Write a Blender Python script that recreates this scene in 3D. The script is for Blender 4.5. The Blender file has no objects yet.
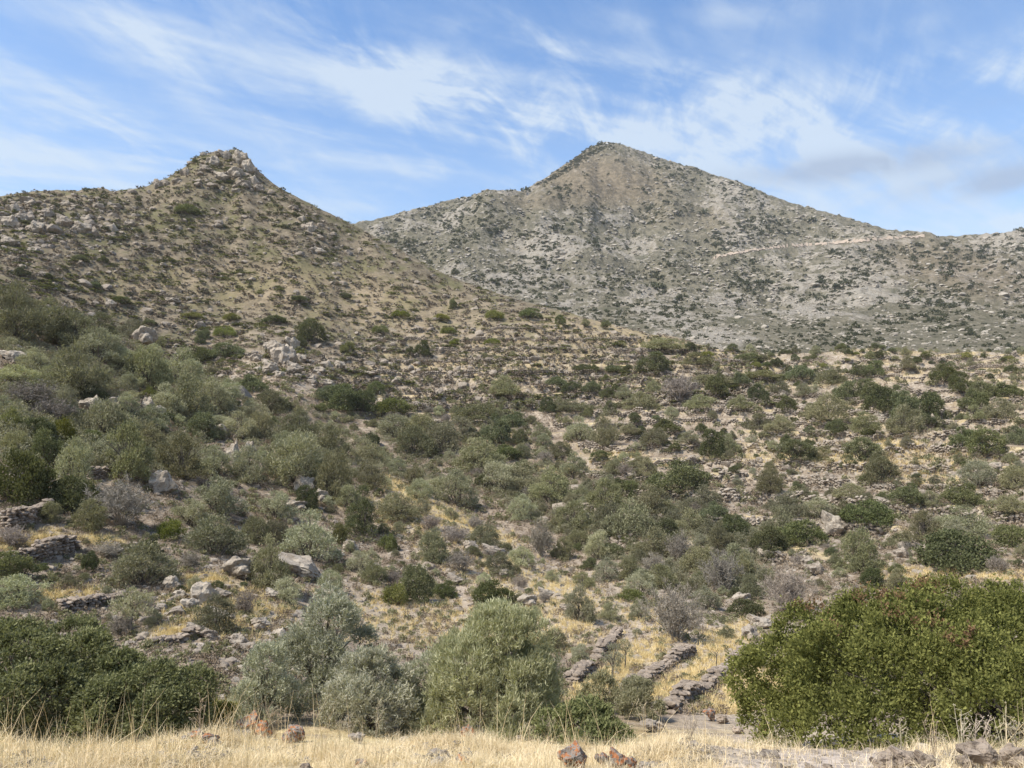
import bpy, math, random
import numpy as np
R = math.radians
scene = bpy.context.scene
COL = scene.collection

# ------------------------------------------------------------------ camera
W, H, F = 1024, 768, 770.0
PITCH = math.atan2(47.0, F)
cam_data = bpy.data.cameras.new('camera')
cam_data.sensor_width = 36.0
cam_data.lens = 36.0 * F / W
cam_data.clip_start = 0.1
cam_data.clip_end = 30000.0
cam = bpy.data.objects.new('camera', cam_data)
COL.objects.link(cam)
cam.location = (0, 0, 0)
cam.rotation_euler = (math.pi / 2 + PITCH, 0, 0)
scene.camera = cam

# ------------------------------------------------------------------ light
SUN_EL, SUN_AZ = R(54), R(-118)          # azimuth clockwise from +Y
SKY_STRENGTH = 0.071
sun_dir = (math.cos(SUN_EL) * math.sin(SUN_AZ), math.cos(SUN_EL) * math.cos(SUN_AZ), math.sin(SUN_EL))
sd = bpy.data.lights.new('sun', 'SUN')
sd.energy = 2.1
sd.angle = R(9.0)
sd.color = (1.0, 0.925, 0.80)
sun = bpy.data.objects.new('sun', sd)
COL.objects.link(sun)
from mathutils import Vector
sun.rotation_euler = Vector(sun_dir).to_track_quat('Z', 'Y').to_euler()

vs = scene.view_settings
vs.view_transform = 'Standard'
vs.look = 'None'
vs.gamma = 1.0
vs.use_curve_mapping = False
vs.exposure = 1.7

scene.render.engine = 'CYCLES'
cy = scene.cycles
cy.max_bounces = 6
cy.diffuse_bounces = 3
cy.glossy_bounces = 1
cy.transmission_bounces = 3
cy.transparent_max_bounces = 8
cy.volume_bounces = 0
cy.use_denoising = True
cy.denoiser = 'OPENIMAGEDENOISE'
cy.denoising_prefilter = 'ACCURATE'
cy.denoising_input_passes = 'RGB_ALBEDO_NORMAL'
cy.caustics_reflective = False
cy.caustics_refractive = False


# ------------------------------------------------------------------ node helper
class NT:
    def __init__(self, tree):
        self.t = tree
        self.n = tree.nodes
        self.n.clear()

    def node(self, typ, **kw):
        n = self.n.new(typ)
        for k, v in kw.items():
            setattr(n, k, v)
        return n

    def put(self, sock, v):
        if isinstance(v, bpy.types.NodeSocket):
            self.t.links.new(v, sock)
        elif v is not None:
            if sock.type == 'RGBA' and not hasattr(v, '__len__'):
                v = (v, v, v, 1)
            if sock.type == 'RGBA' and len(v) == 3:
                v = (*v, 1)
            sock.default_value = v

    def math(self, op, a, b=None, c=None, clamp=False):
        n = self.node('ShaderNodeMath', operation=op, use_clamp=clamp)
        self.put(n.inputs[0], a)
        if b is not None:
            self.put(n.inputs[1], b)
        if c is not None:
            self.put(n.inputs[2], c)
        return n.outputs[0]

    def mix(self, fac, a, b, blend='MIX'):
        n = self.node('ShaderNodeMix', data_type='RGBA', blend_type=blend)
        self.put(n.inputs[0], fac)
        self.put(n.inputs[6], a)
        self.put(n.inputs[7], b)
        return n.outputs[2]

    def noise(self, vec, scale, detail=4, rough=0.55, dist=0.0, lac=2.0, out=0):
        n = self.node('ShaderNodeTexNoise')
        self.put(n.inputs['Vector'], vec)
        self.put(n.inputs['Scale'], scale)
        self.put(n.inputs['Detail'], detail)
        self.put(n.inputs['Roughness'], rough)
        self.put(n.inputs['Lacunarity'], lac)
        self.put(n.inputs['Distortion'], dist)
        return n.outputs[out]

    def voronoi(self, vec, scale, feature='F1', out='Distance', rand=1.0):
        n = self.node('ShaderNodeTexVoronoi', feature=feature)
        self.put(n.inputs['Vector'], vec)
        self.put(n.inputs['Scale'], scale)
        self.put(n.inputs['Randomness'], rand)
        return n.outputs[out]

    def step(self, v, lo, hi):
        n = self.node('ShaderNodeMapRange', interpolation_type='SMOOTHSTEP', clamp=True)
        self.put(n.inputs[0], v)
        self.put(n.inputs[1], lo)
        self.put(n.inputs[2], hi)
        return n.outputs[0]

    def attr(self, name, out='Fac'):
        n = self.node('ShaderNodeAttribute', attribute_name=name)
        return n.outputs[out]

    def vmul(self, v, s):
        n = self.node('ShaderNodeVectorMath', operation='MULTIPLY')
        self.put(n.inputs[0], v)
        self.put(n.inputs[1], s)
        return n.outputs[0]


# ------------------------------------------------------------------ sky
world = bpy.data.worlds.new('World')
scene.world = world
world.use_nodes = True
g = NT(world.node_tree)
tc = g.node('ShaderNodeTexCoord').outputs['Generated']
sky = g.node('ShaderNodeTexSky', sky_type='NISHITA')
sky.sun_disc = False
sky.sun_elevation = SUN_EL
sky.sun_rotation = SUN_AZ
sky.altitude = 100
sky.air_density = 1.0
sky.dust_density = 0.6
sky.ozone_density = 2.0
sep = g.node('ShaderNodeSeparateXYZ')
g.put(sep.inputs[0], tc)
X, Y, Z = sep.outputs
AZ = g.math('ARCTAN2', X, Y)
EL = g.math('ARCSINE', Z)


def pix_dir(px, py):
    """pixel -> (azimuth clockwise from +Y, tan of elevation)"""
    px = np.asarray(px, float)
    py = np.asarray(py, float)
    u = px - 512.0
    v = 384.0 - py
    c, s = math.cos(PITCH), math.sin(PITCH)
    dy = F * c - v * s
    dz = F * s + v * c
    return np.arctan2(u, dy), dz / np.hypot(u, dy)


# cirrus sheet: position on a flat layer high above the ground
zc = g.math('MAXIMUM', Z, 0.0)
zc = g.math('ADD', zc, 0.11)
cx = g.math('DIVIDE', X, zc)
cyy = g.math('DIVIDE', Y, zc)
comb = g.node('ShaderNodeCombineXYZ')
g.put(comb.inputs[0], cx)
g.put(comb.inputs[1], cyy)
P = comb.outputs[0]
mp = g.node('ShaderNodeMapping')
g.put(mp.inputs[0], P)
mp.inputs['Rotation'].default_value = (0, 0, R(-32))
mp2 = g.node('ShaderNodeMapping')
g.put(mp2.inputs[0], mp.outputs[0])
mp2.inputs['Scale'].default_value = (0.5, 2.1, 1)
warp = g.noise(P, 0.7, 3, 0.5, out=1)
wv = g.node('ShaderNodeVectorMath', operation='MULTIPLY_ADD')
g.put(wv.inputs[0], warp)
wv.inputs[1].default_value = (0.9, 0.9, 0)
g.put(wv.inputs[2], mp2.outputs[0])
streak = g.noise(wv.outputs[0], 1.5, 9, 0.62, 0.25)
fluff = g.noise(P, 2.3, 8, 0.6, 0.3)
big = g.noise(P, 0.55, 4, 0.5)
broad = None


def blob(px, py, sx, sy, rot, amp):
    """a soft patch of cloud at a direction in the sky (given through the photo's own pixel for convenience)"""
    a, e = pix_dir(px, py)
    a, e = float(a), math.atan(float(e))
    sx, sy = sx / F, sy / F
    da = g.math('SUBTRACT', AZ, a)
    de = g.math('SUBTRACT', EL, e)
    c, s = math.cos(R(rot)), math.sin(R(rot))
    u = g.math('ADD', g.math('MULTIPLY', da, c / sx), g.math('MULTIPLY', de, -s / sx))
    v = g.math('ADD', g.math('MULTIPLY', da, s / sy), g.math('MULTIPLY', de, c / sy))
    r2 = g.math('ADD', g.math('MULTIPLY', u, u), g.math('MULTIPLY', v, v))
    return g.math('MULTIPLY', g.math('EXPONENT', g.math('MULTIPLY', r2, -1.0)), amp)


blobs = [
    (145, 34, 75, 20, 6, 0.75), (395, 62, 120, 20, 20, .8), (560, 52, 60, 16, 30, 0.7), (470, 100, 280, 45, 10, 0.75),
    (690, 82, 110, 24, 12, .9), (560, 120, 230, 40, 4, 0.8), (900, 72, 50, 14, 2, 0.8), (1000, 70, 60, 18, 8, 0.9),
    (740, 14, 70, 14, 4, 0.45), (460, 26, 45, 8, 12, 0.5), (905, 30, 30, 8, 0, 0.55), (620, 20, 50, 10, 10, 0.35),
    (850, 130, 260, 42, 0, 1.0), (150, 150, 190, 22, 6, 0.6), (60, 92, 140, 16, 14, 0.45), (1015, 222, 16, 8, 0, 1.2),
    (300, 10, 120, 14, 14, 0.4), (330, 130, 170, 26, 12, 0.65), (1250, 110, 200, 50, 0, 0.9), (-200, 120, 200, 50, 0, 0.6),
]
acc = None
for b in blobs:
    o = blob(*b)
    acc = o if acc is None else g.math('ADD', acc, o)
tex = g.math('ADD', g.math('MULTIPLY', streak, 0.65), g.math('MULTIPLY', fluff, 0.35))
rip = g.node('ShaderNodeMapping')
g.put(rip.inputs[0], P)
rip.inputs['Rotation'].default_value = (0, 0, R(20))
rip2 = g.node('ShaderNodeMapping')
g.put(rip2.inputs[0], rip.outputs[0])
rip2.inputs['Scale'].default_value = (1.5, 0.6, 1)
fine = g.noise(rip2.outputs[0], 4.5, 9, 0.65, 0.8)
tex = g.math('ADD', g.math('MULTIPLY', tex, 0.7), g.math('MULTIPLY', fine, 0.3))
cl = g.math('MULTIPLY', g.math('MULTIPLY', acc, g.step(tex, 0.42, 0.61)), 0.95)
veil = g.math('MULTIPLY', g.step(EL, 0.52, 0.12), g.math('MULTIPLY_ADD', g.step(streak, 0.3, 0.65), 0.55, 0.45))
cl = g.math('ADD', cl, g.math('MULTIPLY', veil, 0.85))
cl = g.math('ADD', cl, g.math('MULTIPLY', g.step(tex, 0.46, 0.72), 0.32))
behind = g.math('MULTIPLY', g.step(Y, 0.3, -0.4), g.step(big, 0.35, 0.65))
cl = g.math('ADD', cl, g.math('MULTIPLY', behind, 0.55))
cl = g.math('MINIMUM', g.math('MULTIPLY', cl, 0.82), 0.78)
grey = g.math('ADD', blob(850, 167, 105, 12, 1, 1.3), blob(1005, 180, 70, 12, 0, 1.2))
grey = g.math('ADD', grey, blob(1000, 101, 26, 5, 0, 0.5))
grey = g.math('MULTIPLY', grey, g.step(g.math('ADD', g.math('MULTIPLY', fluff, .6), g.math('MULTIPLY', fine, .4)), 0.36, 0.56), clamp=True)
skyc = g.mix(1.0, sky.outputs[0], (0.71, 0.88, 1.01), 'MULTIPLY')
white = g.mix(cl, skyc, (3.3, 3.75, 4.2))
allsky = g.mix(g.math('MULTIPLY', grey, 0.75), white, (1.75, 2.2, 3.0))
bg = g.node('ShaderNodeBackground')
g.put(bg.inputs[0], allsky)
bg.inputs[1].default_value = SKY_STRENGTH
wo = g.node('ShaderNodeOutputWorld')
g.t.links.new(bg.outputs[0], wo.inputs[0])


# ------------------------------------------------------------------ numeric noise
def perlin(x, y, seed):
    rng = np.random.RandomState(seed)
    perm = rng.permutation(512)
    ang = rng.rand(512) * 2 * np.pi
    gx, gy = np.cos(ang), np.sin(ang)
    xi = np.floor(x).astype(np.int64)
    yi = np.floor(y).astype(np.int64)
    xf, yf = x - xi, y - yi

    def dot(ix, iy, fx, fy):
        h = perm[(perm[ix & 511] + iy) & 511]
        return gx[h] * fx + gy[h] * fy
    u = xf * xf * xf * (xf * (xf * 6 - 15) + 10)
    v = yf * yf * yf * (yf * (yf * 6 - 15) + 10)
    a = dot(xi, yi, xf, yf)
    b = dot(xi + 1, yi, xf - 1, yf)
    c = dot(xi, yi + 1, xf, yf - 1)
    d = dot(xi + 1, yi + 1, xf - 1, yf - 1)
    return (a + u * (b - a)) * (1 - v) + (c + u * (d - c)) * v


def fbm(x, y, wl, octs, seed, gain=0.5):
    s, amp, tot = 0, 1.0, 0
    for i in range(octs):
        s = s + amp * perlin(x / wl + 13.7 * i, y / wl + 7.1 * i, seed + i)
        tot += amp
        amp *= gain
        wl *= 0.5
    return s / tot * 1.6


def smooth(x, a, b):
    t = np.clip((x - a) / (b - a), 0, 1)
    return t * t * (3 - 2 * t)


# ------------------------------------------------------------------ terrain: heights surveyed as (pixel column, pixel row, distance)
near_pts = []
for px in (-300, -60, 200, 450, 690):
    near_pts += [(px, 775, 9.4), (px, 742, 11.2), (px, 757, 14.0), (px, 738, 18.0)]
for px in (790, 950, 1120, 1324):
    near_pts += [(px, 772, 9.6), (px, 752, 11.5), (px, 747, 15.0), (px, 735, 19.0)]
near_pts += [
    (60, 690, 24), (220, 665, 25), (400, 690, 24), (560, 700, 23), (700, 712, 22.5),
    (60, 612, 32), (60, 575, 37), (20, 522, 43), (150, 560, 40), (220, 622, 30), (30, 400, 69), (20, 345, 86), (0, 300, 101), (100, 332, 104), (150, 350, 107),
    (230, 392, 100), (300, 432, 92), (380, 472, 82), (450, 512, 72), (520, 560, 60), (600, 602, 48), (660, 628, 42), (750, 642, 39),
    (150, 500, 52), (250, 500, 60), (300, 570, 45), (400, 560, 52), (400, 620, 38), (500, 620, 39), (580, 650, 34), (640, 690, 27), (700, 690, 27.5),
    (760, 695, 26.5), (900, 695, 25), (1024, 695, 25), (100, 430, 66), (170, 412, 82), (60, 465, 56),
    (0, 345, 138), (100, 362, 140), (200, 405, 130), (300, 445, 117), (400, 480, 103), (480, 525, 89), (560, 566, 74), (640, 598, 60), (720, 618, 53),
    (800, 622, 50), (1000, 622, 48), (1200, 622, 48),
    (560, 503, 100), (650, 532, 82), (740, 552, 76), (850, 562, 72), (950, 575, 66), (1024, 570, 67), (700, 480, 105), (850, 500, 95), (980, 500, 95),
    (600, 430, 130), (750, 430, 130), (900, 430, 130), (1020, 430, 130), (600, 385, 165), (800, 380, 170), (1000, 380, 170),
    (700, 350, 210), (850, 352, 210), (1024, 355, 205),
    (200, 345, 190), (280, 376, 150), (360, 415, 140), (430, 424, 138), (500, 424, 137), (100, 318, 195), (0, 275, 200), (350, 350, 190), (450, 360, 188), (550, 362, 182),
    (0, 240, 230), (100, 250, 235), (230, 260, 245), (350, 285, 240), (450, 310, 235), (0, 203, 265), (60, 197, 272), (110, 194, 280), (150, 189, 285),
    (190, 166, 293), (205, 157, 298), (235, 156, 300), (262, 176, 300), (300, 203, 300), (350, 226, 300), (400, 256, 290), (450, 281, 280),
    (520, 301, 268), (600, 322, 250), (650, 335, 235), (225, 202, 275),
    (-300, 600, 32), (-300, 430, 66), (-300, 280, 105), (-300, 320, 140), (-300, 270, 200), (-300, 222, 268),
    (1324, 695, 25), (1324, 570, 67), (1324, 500, 95), (1324, 430, 130), (1324, 380, 170), (1324, 350, 205),
    (-300, 400, 420), (0, 400, 420), (250, 400, 420), (450, 400, 400), (600, 400, 380), (750, 385, 330), (900, 385, 330), (1100, 385, 330), (1324, 385, 330),
    (-300, 440, 700), (250, 440, 700), (600, 440, 650), (900, 440, 600), (1324, 440, 600),
]
far_pts = [
    (-300, 420, 300), (100, 420, 300), (400, 415, 300), (700, 375, 290), (900, 372, 290), (1100, 372, 290), (1324, 372, 290),
    (-300, 330, 600), (100, 300, 600), (-300, 300, 900), (100, 270, 850), (250, 250, 780),
    (700, 345, 340), (850, 345, 340), (1024, 340, 350), (550, 325, 400), (1324, 335, 360),
    (400, 262, 560), (500, 243, 640), (600, 250, 650), (700, 242, 740), (800, 245, 790), (440, 300, 450), (500, 290, 480), (650, 300, 470), (800, 300, 480), (950, 300, 480),
    (1024, 292, 520), (1324, 290, 540), (360, 223, 700), (400, 214, 710), (440, 203, 730), (490, 192, 760), (530, 193, 790), (580, 206, 800), (640, 208, 860),
    (540, 186, 1020), (575, 160, 1090), (605, 143, 1120), (650, 156, 1080), (700, 171, 1050), (760, 195, 1000), (820, 213, 960), (870, 228, 920), (930, 237, 880),
    (980, 238, 1000), (1024, 230, 1100), (1150, 200, 1200), (1324, 190, 1250), (900, 262, 640), (1000, 255, 760),
    (-300, 380, 2200), (250, 380, 2200), (600, 300, 1800), (900, 350, 1800), (1324, 350, 2200),
]


class Thin:
    def __init__(self, pts, ka=3.0, reg=4e-4):
        p = np.array(pts, float)
        th, e = pix_dir(p[:, 0], p[:, 1])
        self.ka = ka
        self.c = np.stack([th * ka, np.log(p[:, 2])], 1)
        n = len(p)
        K = self.k(self.c, self.c) + np.eye(n) * reg
        Pm = np.hstack([np.ones((n, 1)), self.c])
        A = np.zeros((n + 3, n + 3))
        A[:n, :n] = K
        A[:n, n:] = Pm
        A[n:, :n] = Pm.T
        self.w = np.linalg.solve(A, np.concatenate([e, np.zeros(3)]))

    @staticmethod
    def k(a, b):
        d2 = ((a[:, None, :] - b[None]) ** 2).sum(2)
        return np.where(d2 > 0, 0.5 * d2 * np.log(d2 + 1e-12), 0)

    def __call__(self, th, r):
        sh = th.shape
        q = np.stack([th.ravel() * self.ka, np.log(r.ravel())], 1)
        out = np.empty(len(q))
        n = len(self.c)
        for i in range(0, len(q), 40000):
            s = q[i:i + 40000]
            out[i:i + 40000] = self.k(s, self.c) @ self.w[:n] + self.w[n] + s @ self.w[n + 1:]
        return out.reshape(sh)


sky_hill = np.array([(-300, 205), (-40, 200), (0, 195), (30, 192), (60, 191), (90, 190), (120, 191), (150, 188), (158, 183), (170, 177), (184, 167), (194, 160), (204, 154), (216, 152), (225, 151),
                     (240, 151), (249, 158), (258, 170), (270, 181), (290, 193), (320, 209), (350, 223), (400, 250), (450, 277), (520, 300), (600, 321), (650, 334)], float)
sky_mt = np.array([(340, 227), (365, 221), (400, 213), (440, 202), (470, 196), (485, 190), (497, 190), (524, 191), (545, 178), (575, 157), (590, 147), (605, 142), (622, 144), (650, 155),
                   (700, 170), (740, 182), (790, 203), (830, 212), (870, 225), (920, 235), (960, 237), (1000, 233), (1024, 229), (1100, 214), (1200, 202)], float)

# polar sampling of the ground (fine where the view needs it)
th_in = np.linspace(-0.70, 0.70, 900)
th_out = np.concatenate([np.linspace(0.71, 1.2, 90), np.linspace(1.22, math.pi, 40)])
TH = np.concatenate([-th_out[::-1], th_in, th_out])
RR = np.concatenate([np.linspace(0.4, 5.8, 10), np.exp(np.linspace(math.log(6), math.log(330), 660)), np.exp(np.linspace(math.log(331.5), math.log(1350), 330)),
                     np.exp(np.linspace(math.log(1370), math.log(2700), 20))])


def build_heights():
    tn, fr = Thin(near_pts), Thin(far_pts)
    thc = np.clip(TH, -0.84, 0.84)
    # coarse evaluation then interpolate (the surface is smooth)
    tg = np.linspace(-0.84, 0.84, 150)
    rg = np.exp(np.linspace(math.log(6), math.log(7000), 260))
    T, RG = np.meshgrid(tg, rg, indexing='ij')
    en, ef = tn(T, np.minimum(RG, 900)), fr(T, np.clip(RG, 280, 2400))

    def interp(E):
        fi = (thc - tg[0]) / (tg[1] - tg[0])
        i0 = np.clip(fi.astype(int), 0, len(tg) - 2)
        ft = (fi - i0)[:, None]
        lr = (np.log(np.maximum(RR, 6)) - math.log(6)) / (math.log(7000) - math.log(6)) * (len(rg) - 1)
        j0 = np.clip(lr.astype(int), 0, len(rg) - 2)
        fj = (lr - j0)[None]
        a = E[i0][:, j0] * (1 - fj) + E[i0][:, j0 + 1] * fj
        b = E[i0 + 1][:, j0] * (1 - fj) + E[i0 + 1][:, j0 + 1] * fj
        return a * (1 - ft) + b * ft
    en, ef = interp(en), interp(ef)
    T, RA = np.meshgrid(TH, RR, indexing='ij')
    Xw, Yw = RA * np.sin(T), RA * np.cos(T)

    # relief
    hill = smooth(RA, 150, 215)
    n = fbm(Xw, Yw, 3.2, 3, 11) * 0.22 * smooth(RA, 16, 40) * (1 - hill * 0.5)
    n += fbm(Xw, Yw, 14, 3, 31) * 0.9 * smooth(RA, 25, 60)
    crag = np.abs(fbm(Xw, Yw, 11, 4, 51))
    th225, _ = pix_dir(215, 160)
    th20, _ = pix_dir(20, 220)
    top = np.exp(-((T - th225) / 0.07) ** 2) * smooth(RA, 276, 292)
    leftcrag = np.exp(-((T - th20) / 0.16) ** 2) * smooth(RA, 225, 245)
    n += hill * fbm(Xw, Yw, 26, 4, 61) * 1.2
    rough = hill * (crag - 0.22) * (1.6 * top + 2.6 * leftcrag) + hill * fbm(Xw, Yw, 9, 3, 65) * 0.5
    zn = en * RA + n
    m = -np.abs(fbm(Xw, Yw, 190, 5, 71)) * 44 + fbm(Xw, Yw, 60, 4, 81) * 9
    frough = (fbm(Xw, Yw, 40, 4, 95) * 5.0 + np.abs(fbm(Xw, Yw, 16, 3, 91)) * 4.0 - 1.0) * smooth(RA, 380, 600)
    m2 = m * smooth(RA, 330, 620)
    zf = ef * RA + m2

    def fit(z, line, lo, hi, fade0, fade1):
        """raise or lower the ridge so that its crest has the surveyed outline"""
        thl, el = pix_dir(line[:, 0], line[:, 1])
        tgt = np.interp(TH, thl, el)
        sel = (RR > lo) & (RR < hi)
        cur = (z / RA)[:, sel].max(1)
        d = tgt - cur
        d *= smooth(TH, thl[0] - 0.1, thl[0]) * (1 - smooth(TH, thl[-1], thl[-1] + 0.1))
        k = np.exp(-np.linspace(-2, 2, 11) ** 2)
        d = np.convolve(np.pad(d, 5, 'edge'), k / k.sum(), 'valid')
        return z + d[:, None] * smooth(RA, fade0, fade1) * RA
    zn = fit(zn, sky_hill, 225, 325, 190, 285) + rough
    zf = fit(zf, sky_mt, 600, 1300, 420, 800) + frough
    k = 4.0
    z = np.maximum(zn, zf) + np.maximum(0, k - np.abs(zn - zf)) ** 2 / (4 * k) * smooth(RA, 180, 260)
    z = np.where(RA < 200, zn, z)
    farmask = smooth(zf - zn, -2, 5) * smooth(RA, 240, 330)

    # ploughed-out terraces on the right slope and on the hill's foot
    th_r0, _ = pix_dir(560, 430)
    th_l, _ = pix_dir(330, 400)
    right = smooth(T, th_r0 - 0.05, th_r0 + 0.08) * smooth(RA, 62, 80) * (1 - smooth(RA, 215, 250))
    foot = smooth(T, th_l - 0.04, th_l + 0.06) * (1 - smooth(T, th_r0, th_r0 + 0.1)) * smooth(RA, 128, 145) * (1 - smooth(RA, 200, 235))
    tm = np.clip(right + foot, 0, 1) * (1 - farmask)
    h = 1.9
    t = (z + fbm(Xw, Yw, 40, 2, 101) * 0.9 + fbm(Xw, Yw, 5, 2, 105) * 0.15) / h
    fr_ = t - np.floor(t)
    global TT, TMASK
    TT, TMASK = t, tm
    rise = smooth(fr_, 0.80, 0.97)
    z = z + tm * 0.85 * h * (rise - fr_)
    riser = tm * np.exp(-((fr_ - 0.89) / 0.09) ** 2)
    global TREAD
    TREAD = tm * np.exp(-(np.minimum(fr_, 1 - fr_) / 0.08) ** 2) * smooth(fbm(Xw, Yw, 22, 3, 111), -0.35, 0.15)

    # seam behind the camera and the ground under it
    w = np.clip((np.abs(TH) - 0.84) / (math.pi - 0.84), 0, 1)
    w = 0.5 * (w * w * (3 - 2 * w))
    z = z * (1 - w)[:, None] + z[::-1] * w[:, None]
    j = np.searchsorted(RR, 8.6)
    base = -1.75
    tt = np.clip(RR / RR[j], 0, 1)[None]
    z = np.where(RR[None] < RR[j], base + (z[:, j:j + 1] - base) * tt, z)
    return T, RA, Xw, Yw, z, farmask, riser, tm, hill


T, RA, XW, YW, ZW, FARM, RISER, TERR, HILL = build_heights()
EW = ZW / RA
_cm = np.maximum.accumulate(EW, axis=1)
LR = np.log(RR)


def height(x, y):
    th = np.arctan2(x, y)
    r = np.hypot(x, y)
    i = np.clip(np.searchsorted(TH, th) - 1, 0, len(TH) - 2)
    j = np.clip(np.searchsorted(RR, r) - 1, 0, len(RR) - 2)
    a = np.clip((th - TH[i]) / (TH[i + 1] - TH[i]), 0, 1)
    b = np.clip((r - RR[j]) / (RR[j + 1] - RR[j]), 0, 1)
    return (ZW[i, j] * (1 - a) + ZW[i + 1, j] * a) * (1 - b) + (ZW[i, j + 1] * (1 - a) + ZW[i + 1, j + 1] * a) * b


def ground_at(px, py):
    """where the line of sight through a pixel first meets the ground; r = nan when it is sky"""
    px = np.atleast_1d(np.asarray(px, float))
    py = np.atleast_1d(np.asarray(py, float))
    th, e = pix_dir(px, py)
    ii = np.clip(np.searchsorted(TH, th), 1, len(TH) - 1)
    ii = np.where(np.abs(TH[ii] - th) < np.abs(TH[ii - 1] - th), ii, ii - 1)
    r = np.full(len(px), np.nan)
    for k in range(len(px)):
        col = _cm[ii[k]]
        j = np.searchsorted(col, e[k])
        if 0 < j < len(RR):
            e0, e1 = EW[ii[k], j - 1], EW[ii[k], j]
            f = (e[k] - e0) / (e1 - e0) if e1 > e0 else 1.0
            r[k] = RR[j - 1] + (RR[j] - RR[j - 1]) * min(max(f, 0), 1)
    x, y = r * np.sin(th), r * np.cos(th)
    return x, y, height(np.nan_to_num(x), np.nan_to_num(y) + 1e-6), r


def project(x, y, z):
    c, s = math.cos(PITCH), math.sin(PITCH)
    f = y * c + z * s
    u = -y * s + z * c
    return 512 + F * x / np.maximum(f, 0.01), 384 - F * u / np.maximum(f, 0.01)


# ------------------------------------------------------------------ mesh helpers
def mesh_np(name, V, Q, mats=(), attrs=None, smooth_sh=False, matidx=None):
    V = np.asarray(V, np.float32)
    Q = np.asarray(Q, np.int32)
    me = bpy.data.meshes.new(name)
    k = Q.shape[1]
    me.vertices.add(len(V))
    me.vertices.foreach_set('co', V.ravel())
    me.loops.add(Q.size)
    me.loops.foreach_set('vertex_index', Q.ravel())
    me.polygons.add(len(Q))
    me.polygons.foreach_set('loop_start', np.arange(0, Q.size, k, dtype=np.int32))
    me.polygons.foreach_set('use_smooth', np.full(len(Q), smooth_sh, dtype=bool))
    for m in mats:
        me.materials.append(m)
    if matidx is not None:
        me.polygons.foreach_set('material_index', np.asarray(matidx, np.int32))
    for an, av in (attrs or {}).items():
        at = me.attributes.new(an, 'FLOAT', 'POINT')
        at.data.foreach_set('value', np.asarray(av, np.float32))
    me.update(calc_edges=True)
    return me


def put(name, me, parent=None, loc=(0, 0, 0), rz=0.0, scale=None):
    o = bpy.data.objects.new(name, me)
    COL.objects.link(o)
    o.location = loc
    o.rotation_euler = (0, 0, rz)
    if scale is not None:
        o.scale = scale
    if parent is not None:
        o.parent = parent
    return o


def tag(o, label=None, cat=None, group=None, kind=None):
    if label:
        o['label'] = label
    if cat:
        o['category'] = cat
    if group:
        o['group'] = group
    if kind:
        o['kind'] = kind
    return o


# ------------------------------------------------------------------ materials
def new_mat(name):
    m = bpy.data.materials.new(name)
    m.use_nodes = True
    return m, NT(m.node_tree)


def leaf_mat(name, dark, light, trans=0.28, var=0.22, accent=None):
    m, t = new_mat(name)
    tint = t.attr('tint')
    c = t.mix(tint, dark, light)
    if accent:
        c = t.mix(t.step(t.attr('accent'), 0.45, 0.55), c, accent)
    oi = t.node('ShaderNodeObjectInfo')
    v = t.math('MULTIPLY_ADD', oi.outputs['Random'], var * 2, 1 - var)
    hv = t.node('ShaderNodeHueSaturation')
    t.put(hv.inputs['Value'], v)
    t.put(hv.inputs['Hue'], t.math('MULTIPLY_ADD', t.math('FRACT', t.math('MULTIPLY', oi.outputs['Random'], 17.3)), 0.035, 0.4825))
    t.put(hv.inputs['Saturation'], t.math('MULTIPLY_ADD', t.math('FRACT', t.math('MULTIPLY', oi.outputs['Random'], 7.7)), 0.3, 0.85))
    t.put(hv.inputs['Color'], c)
    c = hv.outputs[0]
    d = t.node('ShaderNodeBsdfDiffuse')
    t.put(d.inputs[0], c)
    tr = t.node('ShaderNodeBsdfTranslucent')
    t.put(tr.inputs[0], t.mix(1.0, c, (1.15, 1.2, 0.7), 'MULTIPLY'))
    mx = t.node('ShaderNodeMixShader')
    mx.inputs[0].default_value = trans
    t.t.links.new(d.outputs[0], mx.inputs[1])
    t.t.links.new(tr.outputs[0], mx.inputs[2])
    o = t.node('ShaderNodeOutputMaterial')
    t.t.links.new(mx.outputs[0], o.inputs[0])
    return m


def plain_mat(name, c1, c2, scale, rough=0.9, bump=0.3, bscale=None):
    m, t = new_mat(name)
    co = t.node('ShaderNodeTexCoord').outputs['Object']
    n = t.noise(co, scale, 5, 0.6)
    c = t.mix(t.step(n, 0.35, 0.65), c1, c2)
    b = t.node('ShaderNodeBsdfPrincipled')
    t.put(b.inputs['Base Color'], c)
    b.inputs['Roughness'].default_value = rough
    b.inputs['Specular IOR Level'].default_value = 0.2
    bp = t.node('ShaderNodeBump')
    bp.inputs['Strength'].default_value = bump
    bp.inputs['Distance'].default_value = 0.05
    t.put(bp.inputs['Height'], t.noise(co, bscale or scale * 3, 6, 0.65))
    t.t.links.new(bp.outputs[0], b.inputs['Normal'])
    o = t.node('ShaderNodeOutputMaterial')
    t.t.links.new(b.outputs[0], o.inputs[0])
    return m


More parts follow.
